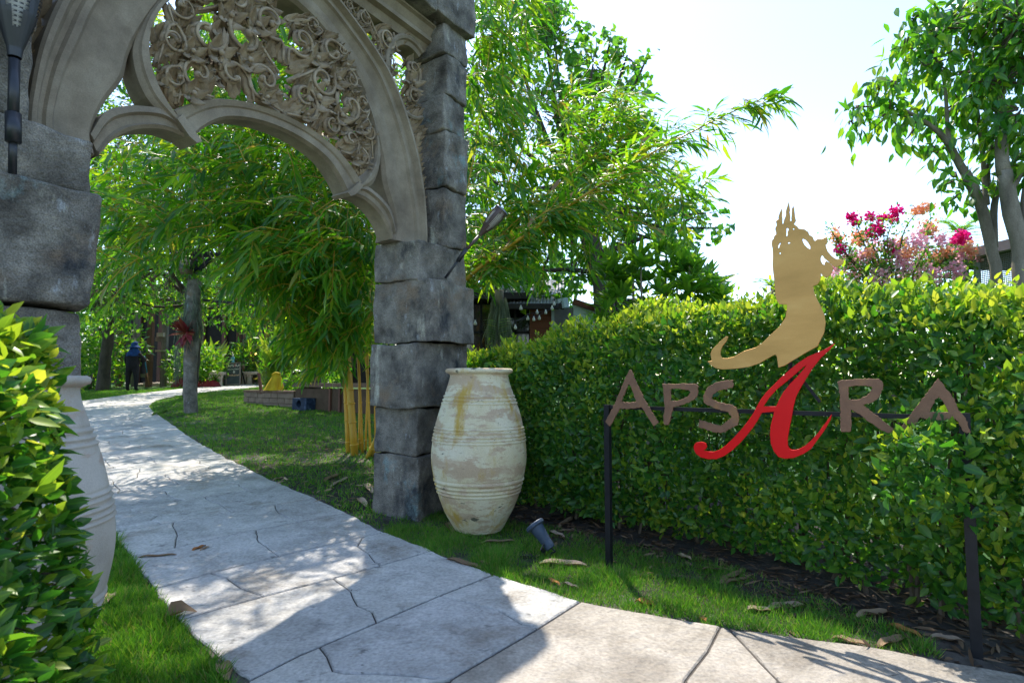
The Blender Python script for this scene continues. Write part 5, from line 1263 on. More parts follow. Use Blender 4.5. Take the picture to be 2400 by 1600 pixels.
M['lantern'] = surf('lantern_wood', [(.3, (.14, .10, .06)), (.7, (.24, .18, .11))], 8, .7, .2, 30)
M['glass'] = plain('grey_glass', (.12, .15, .14), .08, spec=.6)
M['dglass'] = plain('dark_glass', (.006, .012, .014), .06, spec=.6)
M['chalk'] = surf('chalkboard', [(.3, (.03, .04, .045)), (.7, (.06, .075, .08))], 6, .8, .1, 30)
M['chalkw'] = plain('white_chalk', (.62, .63, .60), .9)
M['chalkr'] = plain('pink_chalk', (.55, .22, .22), .9)
M['chalko'] = plain('orange_chalk', (.60, .40, .25), .9)
M['cloth'] = surf('dark_work_clothes', [(.3, (.008, .008, .012)), (.7, (.018, .017, .022))], 10, .9, .3, 20)
M['maroon'] = plain('maroon_jacket', (.035, .012, .022), .9)
M['hat'] = surf('blue_hat', [(.3, (.008, .03, .12)), (.7, (.015, .07, .24))], 10, .85, .3, 30)
M['skin'] = plain('skin', (.25, .14, .09), .6)
M['terracotta'] = surf('terracotta', [(.3, (.20, .10, .065)), (.7, (.33, .18, .12))], 8, .8, .3, 30)
M['bromel'] = leafmat('red_bromeliad', [(0, (.13, .012, .02)), (.6, (.24, .02, .03)), (1, (.2, .08, .03))], [(0, (.2, .01, .02)), (1, (.3, .08, .02))], .45, .35)
M['wicker'] = surf('wicker', [(.3, (.16, .10, .03)), (.7, (.28, .19, .07))], 30, .8, .5, 60)
M['warm'] = plain('warm_bulb', (.8, .5, .2), .5, emit=(1, .55, .15), es=7)
M['bulb'] = plain('clear_bulb', (.55, .53, .46), .15, spec=.6)
M['roofm'] = surf('weathered_roof_sheet', [(.3, (.16, .16, .17)), (.7, (.36, .36, .37))], 3, .5, .2, 20, metal=.3)
M['bluepanel'] = plain('pale_blue_panel', (.62, .76, .82), .5)
M['greypanel'] = surf('mottled_grey_panel', [(.3, (.11, .11, .12)), (.55, (.17, .165, .17)), (.7, (.27, .2, .13))], 4, .7, .2, 20)
M['redwood'] = surf('red_wood_boards', [(.3, (.10, .028, .012)), (.7, (.17, .055, .025))], 4, .6, .2, 20, stretch=(.4, 1, 6))
M['fascia'] = surf('grey_mauve_fascia', [(.3, (.22, .18, .18)), (.7, (.31, .26, .255))], 4, .6, .1, 20)
M['steel'] = plain('galvanised_steel', (.30, .37, .38), .5, metal=.4)
M['wire'] = plain('mesh_wire', (.20, .21, .23), .5, metal=.3)

# ---- lamp post
lb = gnd(447, 968); LY = lb[1]
lp_ = thing('lamp_post', 'mossy grey trunk like lamp post with a lantern beside the garden path', 'lamp post', lb)
def lpt(px, py): return at(px, py, LY)
q = [lb + [0, 0, -.1], lpt(446, 880), lpt(450, 780), lpt(453, 700), lpt(456, 652)]
V, Fc = tube(catmull(q, 30), np.interp(np.linspace(0, 1, 30), [0, .3, .7, 1], [.142, .138, .145, .135]), 20)
V = V + np.array([noise.noise_vector(Vector((p[0] * 5, p[1] * 5, p[2] * 2))) for p in V]) * .018
obj('trunk', V, Fc, M['stone'], lp_, smooth=True)
def px_box(name, x0, y0, x1, y1, Y, depth, mat, parent, bev=0):
    a, b = at(x0, y1, Y), at(x1, y0, Y); c = (a + b) / 2; V, Fc = box((c[0], Y, c[2]), (abs(b[0] - a[0]), depth, abs(b[2] - a[2]))); return obj(name, V, Fc, mat, parent)
px_box('bracket_post', 452, 590, 462, 655, LY, .10, M['iron'], lp_)
px_box('bracket_arm', 462.2, 592, 546, 602, LY, .09, M['iron'], lp_)
bar3('bracket_brace', lpt(463, 636), lpt(497, 604), .08, M['iron'], lp_)
lcx = lpt(444, 624); s = LY / F
def frus(name, r0, r1, z0, z1, mat, parent, cx):
    V = [[x * r0, y * r0, z0] for x, y in ((-1, -1), (1, -1), (1, 1), (-1, 1))] + [[x * r1, y * r1, z1] for x, y in ((-1, -1), (1, -1), (1, 1), (-1, 1))]
    return obj(name, np.array(V) + cx, [[0, 3, 2, 1], [4, 5, 6, 7]] + [[i, (i + 1) % 4, 4 + (i + 1) % 4, 4 + i] for i in range(4)], mat, parent)
lan = frus('lantern', .10 * 1.2, .12, -.19, -.10, M['lantern'], lp_, lcx + [0, -.16, 0])
lc_ = lcx + [0, -.16, 0]
frus('lantern_glass', .085, .11, -.099, .12, M['glass'], lan, lc_); frus('lantern_roof', .155, .14, .122, .15, M['lantern'], lan, lc_); frus('lantern_top', .12, .03, .151, .20, M['lantern'], lan, lc_)
for sx in (-1, 1):
    for sy in (-1, 1): bar3('lantern_corner', lc_ + [sx * .088, sy * .088, -.098], lc_ + [sx * .113, sy * .113, .121], .018, M['lantern'], lan)
def moss(label, cx, cy, Y, px0, px1, py0, py1, n, seed, R=.17):
    r = np.random.default_rng(seed); t0 = at(cx, (py0 + py1) / 2, Y)
    py = r.uniform(py0, py1, n); a = r.uniform(0, 2 * math.pi, n); wd = np.interp(py, [py0, (py0 + py1) / 2, py1], [.75, 1.0, 1.35])
    P = np.array([at(cx, p, Y) for p in py]) + np.stack([np.cos(a) * R * wd, np.sin(a) * R * wd, np.zeros(n)], 1) * r.uniform(.85, 1.1, n)[:, None]
    L = r.uniform(.15, .42, n)
    return tag(obj('hanging_moss', leaf_verts(P, r.normal(0, .13, (n, 3)) + [0, 0, -1], r.normal(0, 1, (n, 3)), L, r.uniform(.008, .02, n), T4v), leaf_faces(n, T4f, 5), M['moss'], loc=t0, smooth=True), label, 'moss')
moss('grey green moss hanging down around the garden lamp post', 452, 0, LY, 0, 0, 660, 775, 950, 101, .145)
r = np.random.default_rng(102); n = 170
P = np.array([lpt(np.interp(p, [720, 900], [430, 422]) + r.normal(0, 4), p) for p in r.uniform(720, 880, n)]) + np.c_[np.zeros((n, 1)), r.normal(-.12, .05, (n, 1)), np.zeros((n, 1))]
tag(obj('hanging_moss', leaf_verts(P, r.normal(0, .1, (n, 3)) + [0, 0, -1], r.normal(0, 1, (n, 3)), r.uniform(.15, .4, n), r.uniform(.008, .02, n), T4v), leaf_faces(n, T4f, 5), M['moss'], loc=P.mean(0), smooth=True), 'long grey beard of moss trailing down left of the lamp post', 'moss')
bc = lpt(449, 780) + [0, -.17, 0]
br = thing('bromeliad', 'dark red bromeliad growing on the lamp post', 'plant', bc)
r = np.random.default_rng(103)
for k in range(30):
    a = r.uniform(0, 2 * math.pi); d = np.array([math.cos(a), -.55 - .3 * r.random(), math.sin(a) * .9 - .1])
    l = r.uniform(.30, .44); obj('leaf', leaf_verts(bc[None] + r.normal(0, .02, (1, 3)), d[None], np.array([[0, -.7, .7]]), np.array([l]), np.array([.085]), T8v), T8f, M['bromel'], br, smooth=True)
rt_ = MB()
for k in range(14):
    e = bc + [r.normal(-.04, .09), -.03, -r.uniform(.25, .5)]; rt_.add(*tube(catmull([bc, (bc + e) / 2 + [r.normal(0, .05), -.06, .05], e], 8), .006, 4))
rt_.build('roots', M['dry'], br, kind='stuff')
cq = catmull([lpt(478, 703), at(600, 716, 11.6), at(720, 738, 10.6)], 20); V, Fc = tube(cq, .028, 8)
tag(obj('cable_pipe', V, Fc, M['iron'], loc=cq[0], smooth=True), 'thin black pipe reaching from the lamp post into the bamboo', 'pipe')
wk = thing('hanging_lamp', 'wicker basket lamp hanging among the leaves right of the lamp post', 'lamp', at(564, 706, 13.0))
wc = at(564, 688, 13.0); V, Fc = lathe([(0, .18), (.11, .18), (.14, .1), (.155, -.05), (.15, -.17), (.13, -.17), (.12, .1), (0, .12)], 16); obj('basket', V + wc, Fc, M['wicker'], wk)
V, Fc = tube([wc + [0, 0, .17], wc + [0, 0, 1.6]], .006, 5); obj('cord', V, Fc, M['iron'], wk)

# ---- person
pb = gnd(308, 917); PY = pb[1]
pers = thing('person', 'person seen from behind in dark clothes and blue sun hat, holding a rake', 'person', pb)
def skin_mesh(nodes, edges, root, name, mat, parent, sub=2):
    me = bpy.data.meshes.new('tmp'); me.from_pydata([tuple(n[0]) for n in nodes], edges, []); o = bpy.data.objects.new('tmp', me); col.objects.link(o)
    md = o.modifiers.new('s', 'SKIN'); sv = me.skin_vertices[0].data
    for i, n_ in enumerate(nodes):
        rr = n_[1]; sv[i].radius = rr if isinstance(rr, tuple) else (rr, rr); sv[i].use_root = (i == root)
    ms = o.modifiers.new('u', 'SUBSURF'); ms.levels = sub; ms.render_levels = sub
    bpy.context.view_layer.update()
    e = o.evaluated_get(bpy.context.evaluated_depsgraph_get()); m2 = bpy.data.meshes.new_from_object(e)
    V = np.array([v.co[:] for v in m2.vertices]); Fc = [list(p.vertices) for p in m2.polygons]
    bpy.data.objects.remove(o); bpy.data.meshes.remove(me); bpy.data.meshes.remove(m2)
    return obj(name, V, Fc, mat, parent, smooth=True)
hs_ = 1.56 / 1.6
def pp(x, y, z): return pb + np.array([x, y, z]) * hs_
body = [(pp(0, 0, .86), (.17, .13)), (pp(0, 0, 1.05), (.16, .12)), (pp(0, .01, 1.28), (.18, .12)), (pp(.01, .03, 1.38), (.07, .06)), (pp(.0, .05, 1.50), (.085, .095)), (pp(.0, .05, 1.60), (.06, .07)),
        (pp(-.19, .02, 1.27), .065), (pp(-.27, .06, 1.02), .05), (pp(-.22, .26, .88), .038), (pp(.2, .02, 1.27), .065), (pp(.33, .1, 1.06), .05), (pp(.2, .3, 1.08), .038),
        (pp(-.12, 0, .78), .115), (pp(-.14, .01, .45), .08), (pp(-.145, -.01, .09), .055), (pp(-.15, .10, .04), .04), (pp(.12, 0, .78), .115), (pp(.14, .01, .45), .08), (pp(.15, -.01, .09), .055), (pp(.16, .10, .04), .04)]
be = [(0, 1), (1, 2), (2, 3), (3, 4), (4, 5), (2, 6), (6, 7), (7, 8), (2, 9), (9, 10), (10, 11), (0, 12), (12, 13), (13, 14), (14, 15), (0, 16), (16, 17), (17, 18), (18, 19)]
skin_mesh(body, be, 0, 'body', M['cloth'], pers)
jk = [(pp(0, 0, .72), (.235, .17)), (pp(0, 0, .92), (.215, .16)), (pp(0, 0, 1.1), (.20, .15)), (pp(0, .01, 1.27), (.20, .14)), (pp(0, .03, 1.36), (.10, .09)), (pp(-.19, .02, 1.27), .085), (pp(-.275, .06, 1.02), .072), (pp(-.23, .22, .90), .055), (pp(.2, .02, 1.27), .085), (pp(.335, .1, 1.06), .072), (pp(.22, .27, 1.08), .055)]
skin_mesh(jk, [(0, 1), (1, 2), (2, 3), (3, 4), (3, 5), (5, 6), (6, 7), (3, 8), (8, 9), (9, 10)], 0, 'jacket', M['cloth'], pers)
for hx, hy, hz_ in ((-.215, .28, .87), (.195, .31, 1.08)):
    mb = MB(); c = pp(hx, hy, hz_); V, Fc = rbox((.04, .045, .022), .018, (2, 2, 2)); mb.add(V + c, Fc)
    for k in range(4): mb.add(*tube([c + [-.03 + .02 * k, .035, 0], c + [-.03 + .02 * k, .075, -.012], c + [-.03 + .02 * k, .08, -.045]], [.009, .009, .007], 6))
    mb.add(*tube([c + [.035, -.01, 0], c + [.055, .03, -.01], c + [.045, .06, -.03]], [.011, .01, .008], 6)); mb.build('hand', M['skin'], pers, smooth=True)
hc = pp(0, .05, 1.55)
V, Fc = lathe([(0, .155), (.05, .15), (.09, .12), (.105, .06), (.108, .0), (.15, -.03), (.20, -.065), (.196, -.07), (.14, -.04), (.1, -.01)], 22); V[:, 2] += .03 * np.sin(V[:, 0] * 14); obj('hat', V + hc, Fc, M['hat'], pers, smooth=True)
V, Fc = lathe([(.10, .0), (.125, -.08), (.17, -.16), (.225, -.25), (.25, -.33), (.24, -.335), (.15, -.2), (.09, -.05)], 22); V[:, 1] *= .72; V[:, 2] += .012 * np.sin(np.arctan2(V[:, 1], V[:, 0]) * 9) * (-V[:, 2] / .3); obj('neck_cape', V + hc + [.01, -.02, 0], Fc, M['hat'], pers, smooth=True)
rk = thing('rake', 'long handled rake with a blue wrapped grip in the hands of the worker', 'rake', gnd(351, 906))
a_r, b_r = pp(.16, .36, 1.22), at(349, 904, PY + .9); mid_ = a_r + (b_r - a_r) * .55
V, Fc = tube([a_r, mid_], .019, 8); obj('grip', V, Fc, plain('blue_grip', (.02, .15, .26), .5), rk, smooth=True)
V, Fc = tube([mid_, b_r], .014, 8); obj('handle', V, Fc, plain('brown_handle', (.25, .11, .05), .6), rk, smooth=True)
mb = MB()
for k in range(9): mb.add(*tube([b_r + [-.02 + .005 * k, 0, .05], b_r + [-.16 + .04 * k, .12, -.02]], .004, 4))
mb.add(*tube([b_r + [-.12, .08, .0], b_r + [.12, .08, .0]], .006, 5)); mb.build('tines', M['iron'], rk)

# ---- timber pergolas with stacked pale blocks
def pergola(label, posts, beams, blocks, Y, back):
    t = thing('pergola', label, 'pergola', (X(posts[0][0], Y), Y, float(T(Y))))
    for x0, x1, ytop, dy, m in posts:
        yy = Y + dy; a, b = at(x0, ytop, yy), at(x1, ytop, yy); z0 = float(T(yy)) - .05; V, Fc = box(((a[0] + b[0]) / 2, yy, (a[2] + z0) / 2), (b[0] - a[0], .16, a[2] - z0)); obj('post', V, Fc, M[m], t)
    for x0, y0, x1, y1, dy, m in beams: px_box('beam', x0, y0, x1, y1, Y + dy, .1, M[m], t)
    for x0, y0, x1, y1, dy in blocks: px_box('block', x0, y0, x1, y1, Y + dy, .22, M['paleblock'], t)
    return t
pg = pergola('red brown timber pergola left of the lamp post behind the worker', [(286, 297, 640, .3, 'timber'), (321, 331, 640, .4, 'greywood'), (354, 365, 640, 0, 'timber'), (388, 399, 640, .4, 'greywood')],
        [(297.3, 800, 320.7, 810, .35, 'greywood'), (331.3, 807, 353.7, 818, .3, 'greywood'), (365.3, 790, 387.7, 800, .35, 'greywood'), (365.3, 820, 387.7, 824, .3, 'paleblock'), (280, 700, 402, 712, .2, 'timber'), (331, 876, 353.5, 884, .3, 'greywood')],
        [(300, 792, 319, 799.5, .3), (336, 799, 353, 806.5, .25), (371, 780, 387, 789.5, .3)], 21.4, None)
pg2 = pergola('timber pergola with hanging bulbs behind the chalkboard and benches', [(559, 567, 690, 0, 'timber'), (583, 591, 690, .2, 'greywood'), (608, 616, 690, .1, 'greywood'), (628, 636, 690, .2, 'timber'), (648, 657, 690, .3, 'greywood')],
        [(567.3, 808, 582.7, 812, .15, 'greywood'), (591.3, 820, 607.7, 826, .2, 'timber'), (616.3, 824, 627.7, 831, .2, 'greywood'), (636.3, 820, 647.7, 828, .25, 'timber'), (552, 719, 665, 730, -.15, 'timber'), (567.3, 756, 607.5, 762, .3, 'timber')],
        [(571.5, 795, 582.5, 803, .15), (594.5, 808, 607.5, 818, .1), (617.5, 814, 627.5, 824, .15)], 23.5, None)
for px, py in ((598, 829), (639, 831), (720, 800)):
    t = thing('pendant_bulb', {598: 'lit warm bulb hanging between the middle pergola posts', 639: 'lit warm bulb hanging near the right pergola post', 720: 'lit warm bulb among the leaves right of the pergola'}[px], 'bulb', at(px, py, 23.9)); c = at(px, py, 23.9)
    V, Fc = lathe([(0, -.06), (.04, -.04), (.05, 0), (.03, .05), (.015, .08), (0, .08)], 10); obj('glass', V + c, Fc, M['warm'], t, smooth=True)
    V, Fc = tube([c + [0, 0, .08], c + [0, 0, .9]], .008, 4); obj('cord', V, Fc, M['iron'], t)
wb = thing('timber_building', 'dark timber building in deep shade behind the pergolas', 'building', (-9.5, 25.5, float(T(24))))
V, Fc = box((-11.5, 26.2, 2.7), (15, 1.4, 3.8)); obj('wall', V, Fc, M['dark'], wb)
for k in range(16): V, Fc = box((-18.6 + k * .95, 25.42, 2.7), (.16, .12, 3.7)); obj('stud', V, Fc, M['timber'], wb)
V, Fc = box((-11.5, 26.0, 4.72), (15.8, 2.2, .16)); obj('eaves', V, Fc, M['greywood'], wb)

# ---- chalkboard, figurine, carved figure, benches
cb0 = gnd(549, 904); CY = cb0[1]
ch = thing('chalkboard', 'small standing chalkboard with restaurant greeting in chalk lettering on the far lawn edge', 'chalkboard', cb0)
w_ = 33 / F * CY; h_ = 53 / F * CY; bR = Matrix.Rotation(math.radians(-8), 3, 'Y') @ Matrix.Rotation(math.radians(-10), 3, 'X')
bR = np.array(Matrix.Rotation(math.radians(8), 3, 'Z') @ Matrix.Rotation(math.radians(-8), 3, 'X') @ Matrix.Rotation(math.radians(-4), 3, 'Y'))
bc_ = at(546.5, 875.5, CY)
def cbp(V): return np.asarray(V) @ bR.T + bc_
V, Fc = box((0, .012, 0), (w_ - .06, .02, h_ - .06)); obj('board', cbp(V), Fc, M['chalk'], ch)
for c, s_ in (((0, 0, h_ / 2 - .02), (w_, .04, .04)), ((0, 0, -h_ / 2 + .02), (w_, .04, .04)), ((-w_ / 2 + .02, 0, 0), (.038, .036, h_ - .085)), ((w_ / 2 - .02, 0, 0), (.038, .036, h_ - .085))): V, Fc = box(c, s_); obj('frame_rail', cbp(V), Fc, M['greywood'], ch)
for sx in (-1, 1): bar3('leg', cbp([[sx * (w_ / 2 - .04), .03, h_ / 2 - .1]])[0], np.array([bc_[0] + sx * (w_ / 2 - .04), CY + .55, float(T(CY + .5))]), .035, M['black'], ch); bar3('foot', cbp([[sx * (w_ / 2 - .03), .02, -h_ / 2]])[0], cbp([[sx * (w_ / 2 - .03), .02, -h_ / 2 - .14]])[0], .035, M['greywood'], ch)
V, Fc = box((-w_ / 2 - .09, .35, -.02), (.02, .55, h_ * .95)); obj('rear_board', cbp(V), Fc, M['black'], ch)
def chalk_text(s_, size, z, mat, x=0):
    V, Fc = text_shape(s_, size, .001); W3 = np.stack([V[:, 0] + x, np.full(len(V), -.003) - V[:, 2], V[:, 1] + z], 1); obj('lettering', cbp(W3), Fc, mat, ch)
chalk_text('APS', .135, .27, M['chalkw'], -.085); chalk_text('A', .15, .27, M['chalkr'], .065); chalk_text('RA', .135, .27, M['chalkw'], .165)
chalk_text('RESTAURANT', .075, .15, M['chalkw'], .02); chalk_text('&', .13, .03, M['chalkw'], .03); chalk_text('Welcome', .11, -.09, M['chalko'])
r = np.random.default_rng(111); mb = MB()
for k, (z, x0, x1) in enumerate([(-.15, -.16, .2), (-.19, -.17, .05), (-.23, -.1, .16), (-.28, .06, .2), (-.33, -.12, .14), (.02, -.17, -.1), (-.38, -.05, .1)]):
    q = [[x, -.006, z + .008 * math.sin(x * 90 + k)] for x in np.linspace(x0, x1, 14)]; mb.add(*tube(q, .005, 4))
mb.build('chalk_strokes', M['chalkw'], ch)
def figure(name, label, cat, base, h, mat, matb=None, headmat=None):
    t = thing(name, label, cat, base); b = np.array(base)
    V, Fc = lathe([(0, 0), (.16, 0), (.17, .06), (.14, .2), (.11, .36), (.13, .52), (.14, .60), (.09, .68), (.05, .72), (0, .73)], 16); V[:, 1] *= .75; obj('torso', V * h + b, Fc, matb or mat, t, smooth=True)
    V, Fc = lathe([(0, .70), (.05, .715), (.085, .77), (.095, .84), (.08, .92), (.04, .98), (0, 1.0)], 16); V[:, 1] *= 1.05; obj('head', V * h + b, Fc, headmat or mat, t, smooth=True)
    for s_ in (-1, 1): V, Fc = tube(catmull([b + np.array([s_ * .13, 0, .6]) * h, b + np.array([s_ * .19, -.06, .42]) * h, b + np.array([s_ * .06, -.16, .34]) * h], 8), np.linspace(.045, .03, 8) * h, 8); obj('arm', V, Fc, matb or mat, t, smooth=True)
    for s_ in (-1, 1): V, Fc = tube([b + np.array([s_ * .07, -.10, .80]) * h, b + np.array([s_ * .09, -.10, .86]) * h], .02 * h, 6); obj('ear', V, Fc, headmat or mat, t, smooth=True)
    return t
figure('figurine', 'little pale figurine in light blue sitting on top of the chalkboard', 'figurine', cbp([[-.02, .02, h_ / 2]])[0], .34, plain('pale_glaze', (.6, .55, .5), .4), plain('light_blue_glaze', (.12, .35, .48), .4))
figure('statue', 'reddish carved statue beside the right edge of the chalkboard', 'statue', gnd(568, 901), .80, M['terracotta'])
figure('statue', 'small dark statue standing left of the yellow bag', 'statue', gnd(628, 906), .95, surf('dark_statue', [(.3, (.03, .028, .026)), (.7, (.07, .065, .06))], 8, .8))
def bench(label, x0, x1, y0, yb, Y, legs, arc=0.0):
    t = thing('stone_bench', label, 'bench', (X((x0 + x1) / 2, Y), Y, float(T(Y))))
    a, b = at(x0, y0, Y), at(x1, y0, Y); xs_ = np.linspace(a[0], b[0], 12); V = []
    for x in xs_:
        yy = Y + arc * ((x - (a[0] + b[0]) / 2) ** 2)
        V += [[x, yy - .18, a[2] - .11], [x, yy + .18, a[2] - .11], [x, yy + .2, a[2] - .01], [x, yy + .17, a[2]], [x, yy - .17, a[2]], [x, yy - .2, a[2] - .01]]
    Fc = [[i * 6 + j, i * 6 + (j + 1) % 6, (i + 1) * 6 + (j + 1) % 6, (i + 1) * 6 + j] for i in range(11) for j in range(6)] + [list(range(6)), list(range(66, 72))]
    obj('seat', V, Fc, M['benchstone'], t)
    for lx in legs:
        c = at(lx, y0, Y); z0 = float(T(Y)) - .03; h = c[2] - .12 - z0; V, Fc = lathe([(0, 0), (.14, 0), (.14, h * .12), (.10, h * .2), (.09, h * .7), (.12, h * .88), (.13, h), (0, h)], 4); Rz = np.array(Matrix.Rotation(math.pi / 4, 3, 'Z')); obj('leg', V @ Rz.T + [c[0], Y, z0], Fc, M['benchstone'], t)
    return t
bench('pale stone bench left of the chalkboard', 497, 524, 871, 900, 21.6, [502, 516])
bench('curved pale stone bench right of the chalkboard', 569, 628, 870.5, 890, 22.6, [574, 586, 622], .25)
te = poly_obj('terrace', np.array([gnd(566, 905), gnd(640, 907), gnd(640, 895), gnd(585, 892)]), M['paversun'], .012, kind='structure')
for k, (px, py, w, h) in enumerate([(330, 905, 12, 8), (343, 905, 10, 9), (356, 904, 11, 9), (369, 904, 12, 9), (382, 903, 11, 9), (395, 902, 10, 8)]):
    c = gnd(px, py); Rk = c[1] / F; V, Fc = rbox((w * Rk * .55, .12, h * Rk * .5), .05, (3, 3, 3)); V = V + np.array([noise.noise_vector(Vector(p * 4 + k)) for p in V]) * .05
    tag(obj('border_stone', V + c + [0, 0, h * Rk * .42], Fc, M['benchstone'], loc=c, smooth=True), ['pale border stone nearest the worker\'s feet', 'pale border stone, second right from the worker', 'pale border stone before the red brown post', 'pale border stone, third left from the dark red bundle', 'pale border stone before the grassy tuft', 'pale border stone touching the dark red bundle'][k], 'stone', 'pale stones edging the bed')
rbn = thing('bundle', 'dark red bundle lying on the ground behind the mossy lamp post', 'bundle', gnd(455, 906)); c = gnd(455, 906)
for (px, w, hh) in ((424, 22, 22), (495, 24, 21), (460, 30, 15)):
    p = gnd(px, 906); Rk = p[1] / F; V, Fc = lathe([(0, 1), (.3, .95), (.55, .75), (.75, .4), (.95, .12), (1, 0)], 18); V = V * [w * Rk, .35, hh * Rk]; V[:, 2] *= 1 + .18 * np.sin(np.arctan2(V[:, 1], V[:, 0]) * 5); obj('fold', V + p - [0, 0, .02], Fc, M['darkred'], rbn, smooth=True)

# ---- low planter wall of bricks
w0, w1, w2 = gnd(571, 944), gnd(690, 957), gnd(822, 969)
plw = thing('planter_wall', 'low tan brick planter wall with brown coping on the lawn', 'wall', w1)
def wall_pt(a, b, t, z): p = a + (b - a) * t; return np.array([p[0], p[1], 0]) + [0, 0, z]
d1 = nrm((w1 - w0) * [1, 1, 0]); n1 = np.array([-d1[1], d1[0], 0]); n1 = n1 if n1[1] > 0 else -n1; L1 = np.linalg.norm((w1 - w0)[:2]); R1 = np.stack([d1, n1, [0, 0, 1]], 1)
zt1 = float(at(690, 916, w1[1])[2]); zb1 = float(T(w1[1])); rr = np.random.default_rng(121); hcourse = .125
for c in range(4):
    s = -.12 * (c % 2); z0 = zt1 - .06 - (c + 1) * hcourse
    while s < L1 - .05:
        l = rr.uniform(.24, .38); a, b = max(s, 0), min(s + l, L1)
        if b - a > .06:
            V, Fc = box(((a + b) / 2, .13 + rr.normal(0, .006), z0 + hcourse / 2), (b - a - .014, .26, hcourse - .014)); obj('brick', V @ R1.T + [w0[0], w0[1], 0], Fc, M['brick'], plw)
        s += l
V, Fc = box((L1 / 2, .15, zt1 - .31 - .15), (L1 - .02, .20, .84)); obj('mortar', V @ R1.T + [w0[0], w0[1], 0], Fc, M['joint'], plw)
s = 0
while s < L1: 
    l = min(.34, L1 - s); V, Fc = box((s + l / 2, .13, zt1 - .028), (l - .012, .30, .058)); obj('coping', V @ R1.T + [w0[0], w0[1], 0], Fc, M['capstone'], plw); s += .34
d2 = nrm((w2 - w1) * [1, 1, 0]); n2 = np.array([-d2[1], d2[0], 0]); n2 = n2 if n2[1] > 0 else -n2; L2 = np.linalg.norm((w2 - w1)[:2]); R2 = np.stack([d2, n2, [0, 0, 1]], 1); zt2 = float(at(690, 905, w1[1])[2])
V, Fc = box((L2 / 2 + .3, .15, zt2 / 2 - .05), (L2 + .6, .30, zt2)); obj('rendered_face', V @ R2.T + [w1[0], w1[1], 0] + d2 * .02, Fc, M['render'], plw)
s = -.05
while s < L2 + .5: V, Fc = box((s + .4, .14, zt2 + .035), (.79, .42, .09)); obj('coping', V @ R2.T + [w1[0], w1[1], 0] + d2 * .02, Fc, M['capstone'], plw); s += .8
for px in (800, 778): 
    t_ = (px - 690) / 132 * L2; V, Fc = box((t_, -.03, zt2 / 2), (.05, .05, zt2 - .06)); obj('stake', V @ R2.T + [w1[0], w1[1], 0], Fc, M['timber'], plw)
bx_ = gnd(724, 960); ub = thing('garden_speaker', 'dark blue mottled box with a round hole against the planter wall', 'box', bx_)
hw, hh = 25 / F * bx_[1], 27 / F * bx_[1]; cu = curve_shape([[(-hw, 0), (hw, 0), (hw, hh), (-hw, hh)], [(-.02 + .09 * math.cos(a), hh * .55 + .09 * math.sin(a)) for a in np.linspace(0, 2 * math.pi, 20, endpoint=False)]], .12, .008)
Rb = R2; V = np.stack([cu[0][:, 0], cu[0][:, 2] * -1 - .14, cu[0][:, 1]], 1); obj('casing', V @ Rb.T + bx_, cu[1], M['bluebox'], ub)
V, Fc = box((-.02, -.12, hh * .55), (.26, .1, .24)); obj('inner', V @ Rb.T + bx_, Fc, M['black'], ub)
yb = thing('yellow_bag', 'yellow cloth sack slumped on the brick planter', 'bag', w0 + d1 * L1 * .55 + [0, 0, zt1 - w0[2]])
yc = np.array([X(643, w0[1] * .45 + w1[1] * .55 + .1), w0[1] * .45 + w1[1] * .55 + .1, zt1]); Rk = yc[1] / F
V, Fc = lathe([(1.0, 0), (.92, .12), (.80, .32), (.62, .58), (.44, .82), (.30, .97), (.15, 1.0), (0, .98)], 36); th_ = np.arctan2(V[:, 1], V[:, 0]); fold = 1 + (.16 * np.sin(th_ * 5 + 1) + .08 * np.sin(th_ * 11)) * (1 - V[:, 2] * .5); V = np.stack([V[:, 0] * fold * 20 * Rk + V[:, 2] * .08, V[:, 1] * fold * .2, V[:, 2] * 41 * Rk], 1); obj('cloth', V + yc, Fc, M['yellow'], yb, smooth=True)
V, Fc = tube(catmull([yc + [-.02, -.02, 36 * Rk], yc + [.06, -.05, 40 * Rk], yc + [.16, 0, 38 * Rk]], 8), .035, 8); obj('fold', V, Fc, M['yellow'], yb, smooth=True)
st = thing('stake', 'short brown wooden stake standing in the brick planter left of the yellow bag', 'stake', w0 + d1 * L1 * .4); a, b = at(613, 922, w0[1] - .5), at(606, 874, w0[1] - .5); bar3('wood', a, b, .06, M['timber'], st)
bk = thing('bucket', 'grey bucket behind the yellow bag', 'bucket', at(669, 912, 15.2)); c = at(668, 908, 15.2); V, Fc = lathe([(0, 0), (.09, 0), (.12, .2), (.125, .21), (.11, .2), (.085, .02)], 18); obj('pail', V + c, Fc, plain('grey_plastic', (.22, .27, .29), .5), bk, smooth=True)
V, Fc = lathe([(.123, .195), (.132, .2), (.132, .215), (.12, .217)], 18); obj('rim', V + c, Fc, plain('pale_plastic', (.3, .36, .38), .5), bk)

# ---- right-hand building behind the hedge
BY = 10.6
rb_ = thing('restaurant_building', 'low restaurant building with dark glass and mixed wall panels behind the hedge', 'building', (X(1280, BY), BY, float(T(BY))))
px_box('glass_wall', 1060, 700, 1241, 960, BY + .3, .06, M['dglass'], rb_)
for px in (1125, 1180, 1205): px_box('mullion', px, 700, px + 5, 960, BY + .22, .08, M['iron'], rb_)
px_box('transom', 1062, 776, 1240, 781, BY + .215, .07, M['iron'], rb_)
for k in range(9): px_box('wood_board', 1241.5, 716 + k * 14, 1292, 729.6 + k * 14, BY, .1, M['redwood'], rb_)
px_box('corner_trim', 1292.5, 728, 1298.5, 850, BY - .02, .14, M['steel'], rb_)
px_box('grey_panel', 1299, 722, 1343, 850, BY, .1, M['greypanel'], rb_)
px_box('blue_panel', 1343.6, 712, 1398, 850, BY + .03, .08, M['bluepanel'], rb_)
